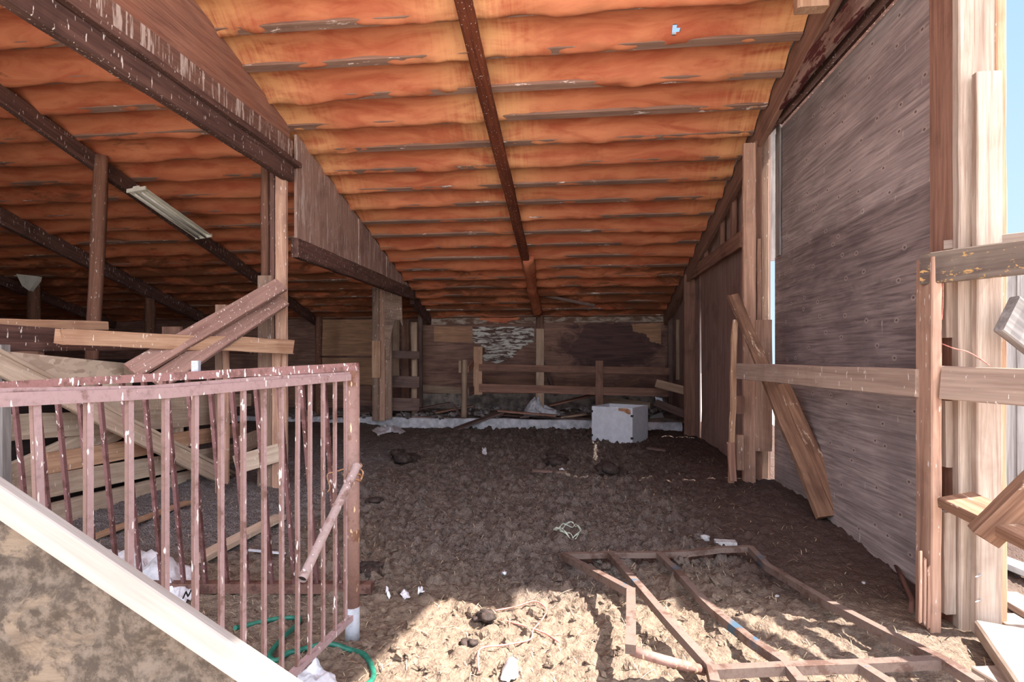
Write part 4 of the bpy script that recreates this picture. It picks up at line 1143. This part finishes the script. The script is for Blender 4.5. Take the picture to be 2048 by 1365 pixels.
# ================================================================== SMALL THINGS ON THE DIRT
def heap(u, v, r, label, n=5, mat=DUNG, name='dung_pat', cat='dung'):
    c = GH(u, v); vs_, fs_ = [], []
    z0 = float(base_h(c.x, c.y)) + .02
    for i in range(n):
        vs, fs = lump_mesh(r * random.uniform(.6, 1.0), .55, .45, int(u) + i, 8, 12)
        ox, oy, oz = random.uniform(-r, r) * .9, random.uniform(-r, r) * .7, r * .25 * (i % 3)
        b0 = len(vs_); vs_ += [(x + ox, y + oy, z + oz) for x, y, z in vs]; fs_ += [tuple(b0 + k for k in f) for f in fs]
    me = mesh(vs_, fs_)
    o = link(name, me, mat, Matrix.Translation((c.x, c.y, z0)), None, True); tag(o, label, cat); return o
heap(808, 920, .13, 'dark dung heap on the dirt between gate post and curb')
heap(1118, 925, .13, 'dark dung heap with a white scrap before it, mid floor')
heap(1228, 948, .14, 'broad dark dung pat below the white box', 6)
heap(745, 1008, .07, 'dark dung lump just behind the gate post')
heap(735, 1140, .06, 'small dark dung lump close to the foot of the gate post')
heap(965, 1238, .045, 'dung lump half in the sunlit dirt', 4)
heap(938, 1290, .035, 'small dung lump in the middle of the sunlit patch', 4)
def stone(u, v, r, label, mat=STONE, name='stone'):
    c = GH(u, v); vs, fs = lump_mesh(r, .65, .4, int(u), 8, 12)
    o = link(name, mesh(vs, fs), mat, Matrix.Translation((c.x, c.y, gz(c.x, c.y) + r * .4)), None, True); tag(o, label, 'stone'); return o
stone(1411, 1078, .034, 'rough grey stone on the dirt behind the rusty frame')
stone(1403, 1063, .016, 'small grey pebble behind the rough grey stone')
stone(1124, 941, .03, 'white lump at the foot of the dark dung heap', WHITEPAINT)
stone(1555, 1190, .014, 'white pebble inside the rusty frame')
stone(1727, 1162, .012, 'white pebble on the litter near the plywood door')
for (u, v, w, lab) in ((812, 1182, 11, 'largest white paper scrap on the dirt beside the gate post'), (777, 1180, 5, 'tiny white paper scrap closest to the gate post'), (845, 1184, 7, 'thin white paper scrap farthest from the gate post'), (968, 905, 5, 'pale paper scrap on the far dirt before the curb'), (1013, 1142, 5, 'small curled white scrap at mid floor')):
    bag('paper_scrap', [(u - w, v + 3), (u - w * .4, v - 6), (u + w * .7, v - 5), (u + w, v + 4), (u, v + 7)], .02, PLASTIC, int(u), lab, 'paper scrap')
# twine loops
pts = []
for j in range(70):
    a = j * .42
    pts.append(GS(1135 + 25 * math.cos(a) * (1 + .15 * math.sin(j * 1.7)), 1063 + 11 * math.sin(a) * (1 + .25 * math.sin(j * 2.3)) + 3 * math.sin(2 * a), .004))
tag(tube('baler_twine', pts, .0028, PALETWINE, None, 5, sub=3), 'tangle of pale green baler twine on the dirt at mid floor', 'twine')
for pts, lab in (([(990, 1222), (1030, 1212), (1070, 1206), (1092, 1220), (1086, 1240), (1066, 1262), (1060, 1285), (1010, 1305), (960, 1318), (958, 1360)], 'long pinkish cord looping across the sunlit dirt'), ([(1000, 1236), (1050, 1255), (1090, 1268), (1120, 1290)], 'short red cord on the sunlit dirt inside the cord loop')):
    tag(tube('cord', [GS(u, v, .011) for u, v in pts], .0045, REDTWINE, None, 6, sub=6), lab, 'cord')
# clods and straw nobody would count
cv, cf = [], []
for i in range(520):
    u = random.uniform(700, 1500); v = 880 + 480 * random.random() ** 1.3
    p = GH(u, v)
    if p.x > 1.2 or p.x < -3: continue
    r = random.uniform(.008, .03) * (1.4 if random.random() < .12 else 1)
    vs, fs = lump_mesh(r, .75, .7, i, 5, 7)
    z = gz(p.x, p.y) + r * .25
    b0 = len(cv); cv += [(x + p.x, y + p.y, zz + z) for x, y, zz in vs]; cf += [tuple(b0 + k for k in f) for f in fs]
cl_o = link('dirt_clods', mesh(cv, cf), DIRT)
cva = np.array(cv); attr(cl_o, 'sun_tint', smooth(4.4, 2.9, cva[:, 1] + .5 * fbm(cva[:, 0] * 1.1, cva[:, 1] * 1.1, 58, 3)))  # clods take the same painted-in sunlight as the floor
tag(cl_o, 'loose crumbs of dirt scattered over the trampled floor', 'dirt', kind='stuff')
sv, sf = [], []
nst = 5600
su = np.array([random.uniform(-3.9, 2.0) for _ in range(nst)]); syy = np.array([2.0 + 8.2 * random.random() ** 1.35 for _ in range(nst)])
sz = ground_h(su, syy)
for i in range(nst):
    L = random.uniform(.012, .06) * (2.0 if random.random() < .06 else 1); a = random.uniform(0, math.pi); w = random.uniform(.0007, .0015)
    dx, dy = math.cos(a) * L / 2, math.sin(a) * L / 2; nx, ny = -math.sin(a) * w, math.cos(a) * w
    z = sz[i] + .006; tz = random.uniform(-.012, .016)
    b0 = len(sv)
    sv += [(su[i] - dx - nx, syy[i] - dy - ny, z - tz), (su[i] - dx + nx, syy[i] - dy + ny, z - tz), (su[i] + nx * 1.2, syy[i] + ny * 1.2, z + .004), (su[i] - nx * 1.2, syy[i] - ny * 1.2, z + .004), (su[i] + dx - nx, syy[i] + dy - ny, z + tz), (su[i] + dx + nx, syy[i] + dy + ny, z + tz)]
    sf += [(b0, b0 + 1, b0 + 2, b0 + 3), (b0 + 3, b0 + 2, b0 + 5, b0 + 4)]
tag(link('straw', mesh(sv, sf), STRAW), 'bits of straw and hay strewn over the dirt floor', 'straw', kind='stuff')

# ================================================================== LIGHT
sun = bpy.data.lights.new('sun', 'SUN'); sun.energy = 9.0; sun.angle = math.radians(.6); sun.color = (1.0, .95, .87)
so = bpy.data.objects.new('sun', sun); COL.objects.link(so)
EL = math.radians(56.5)
dv = Vector((-1, .10, 0)).normalized() * math.cos(EL) + Vector((0, 0, -math.sin(EL)))
so.rotation_euler = dv.to_track_quat('-Z', 'Y').to_euler(); so.location = (8, -2, 10)
wd = bpy.data.worlds.new('sky'); SC.world = wd; wd.use_nodes = True
t_ = wd.node_tree; t_.nodes.clear()
def wn(t, **k):
    x = t_.nodes.new(t)
    for a, b in k.items(): setattr(x, a, b)
    return x
tc = wn('ShaderNodeTexCoord'); sp = wn('ShaderNodeSeparateXYZ'); t_.links.new(tc.outputs['Generated'], sp.inputs[0])
mr = wn('ShaderNodeMapRange'); mr.inputs[1].default_value = 0; mr.inputs[2].default_value = .8; t_.links.new(sp.outputs['Z'], mr.inputs[0])
mxs = wn('ShaderNodeMix', data_type='RGBA'); t_.links.new(mr.outputs[0], mxs.inputs[0])
mxs.inputs[6].default_value = (.62, .80, 1.0, 1); mxs.inputs[7].default_value = (.28, .52, .95, 1)
# invented cloud glow behind the viewer, added to brighten the interior
cn = wn('ShaderNodeTexNoise'); cn.inputs['Scale'].default_value = 2.2; cn.inputs['Detail'].default_value = 5; t_.links.new(tc.outputs['Generated'], cn.inputs['Vector'])
m1 = wn('ShaderNodeMapRange'); m1.inputs[1].default_value = .15; m1.inputs[2].default_value = -.25; t_.links.new(sp.outputs['Y'], m1.inputs[0])
m2 = wn('ShaderNodeMapRange'); m2.inputs[1].default_value = .34; m2.inputs[2].default_value = .52; t_.links.new(cn.outputs['Fac'], m2.inputs[0])
mm = wn('ShaderNodeMath', operation='MULTIPLY'); t_.links.new(m1.outputs[0], mm.inputs[0]); t_.links.new(m2.outputs[0], mm.inputs[1])
mxc = wn('ShaderNodeMix', data_type='RGBA'); t_.links.new(mm.outputs[0], mxc.inputs[0]); t_.links.new(mxs.outputs[2], mxc.inputs[6])
mxc.inputs[7].default_value = (3.3, 3.48, 3.85, 1)
bg = wn('ShaderNodeBackground'); bg.inputs[1].default_value = .5; t_.links.new(mxc.outputs[2], bg.inputs[0])
wo = wn('ShaderNodeOutputWorld'); t_.links.new(bg.outputs[0], wo.inputs[0])

# ================================================================== CAMERA
cam = bpy.data.cameras.new('camera'); co = bpy.data.objects.new('camera', cam); COL.objects.link(co)
cam.sensor_width = 36; cam.sensor_fit = 'HORIZONTAL'; cam.lens = F * 36 / 2048
cam.shift_y = (HV - 682.5) / 2048
co.location = (0, 0, EYE); co.rotation_euler = (math.pi / 2, 0, TH)
cam.clip_start = .05; cam.clip_end = 300
SC.camera = co
SC.view_settings.view_transform = 'Standard'; SC.view_settings.look = 'None'
SC.view_settings.gamma = 1; SC.view_settings.use_curve_mapping = False
SC.view_settings.exposure = 1.3
SC.cycles.use_denoising = True
SC.cycles.max_bounces = 7; SC.cycles.diffuse_bounces = 5; SC.cycles.adaptive_threshold = .025
SC.cycles.caustics_reflective = False; SC.cycles.caustics_refractive = False
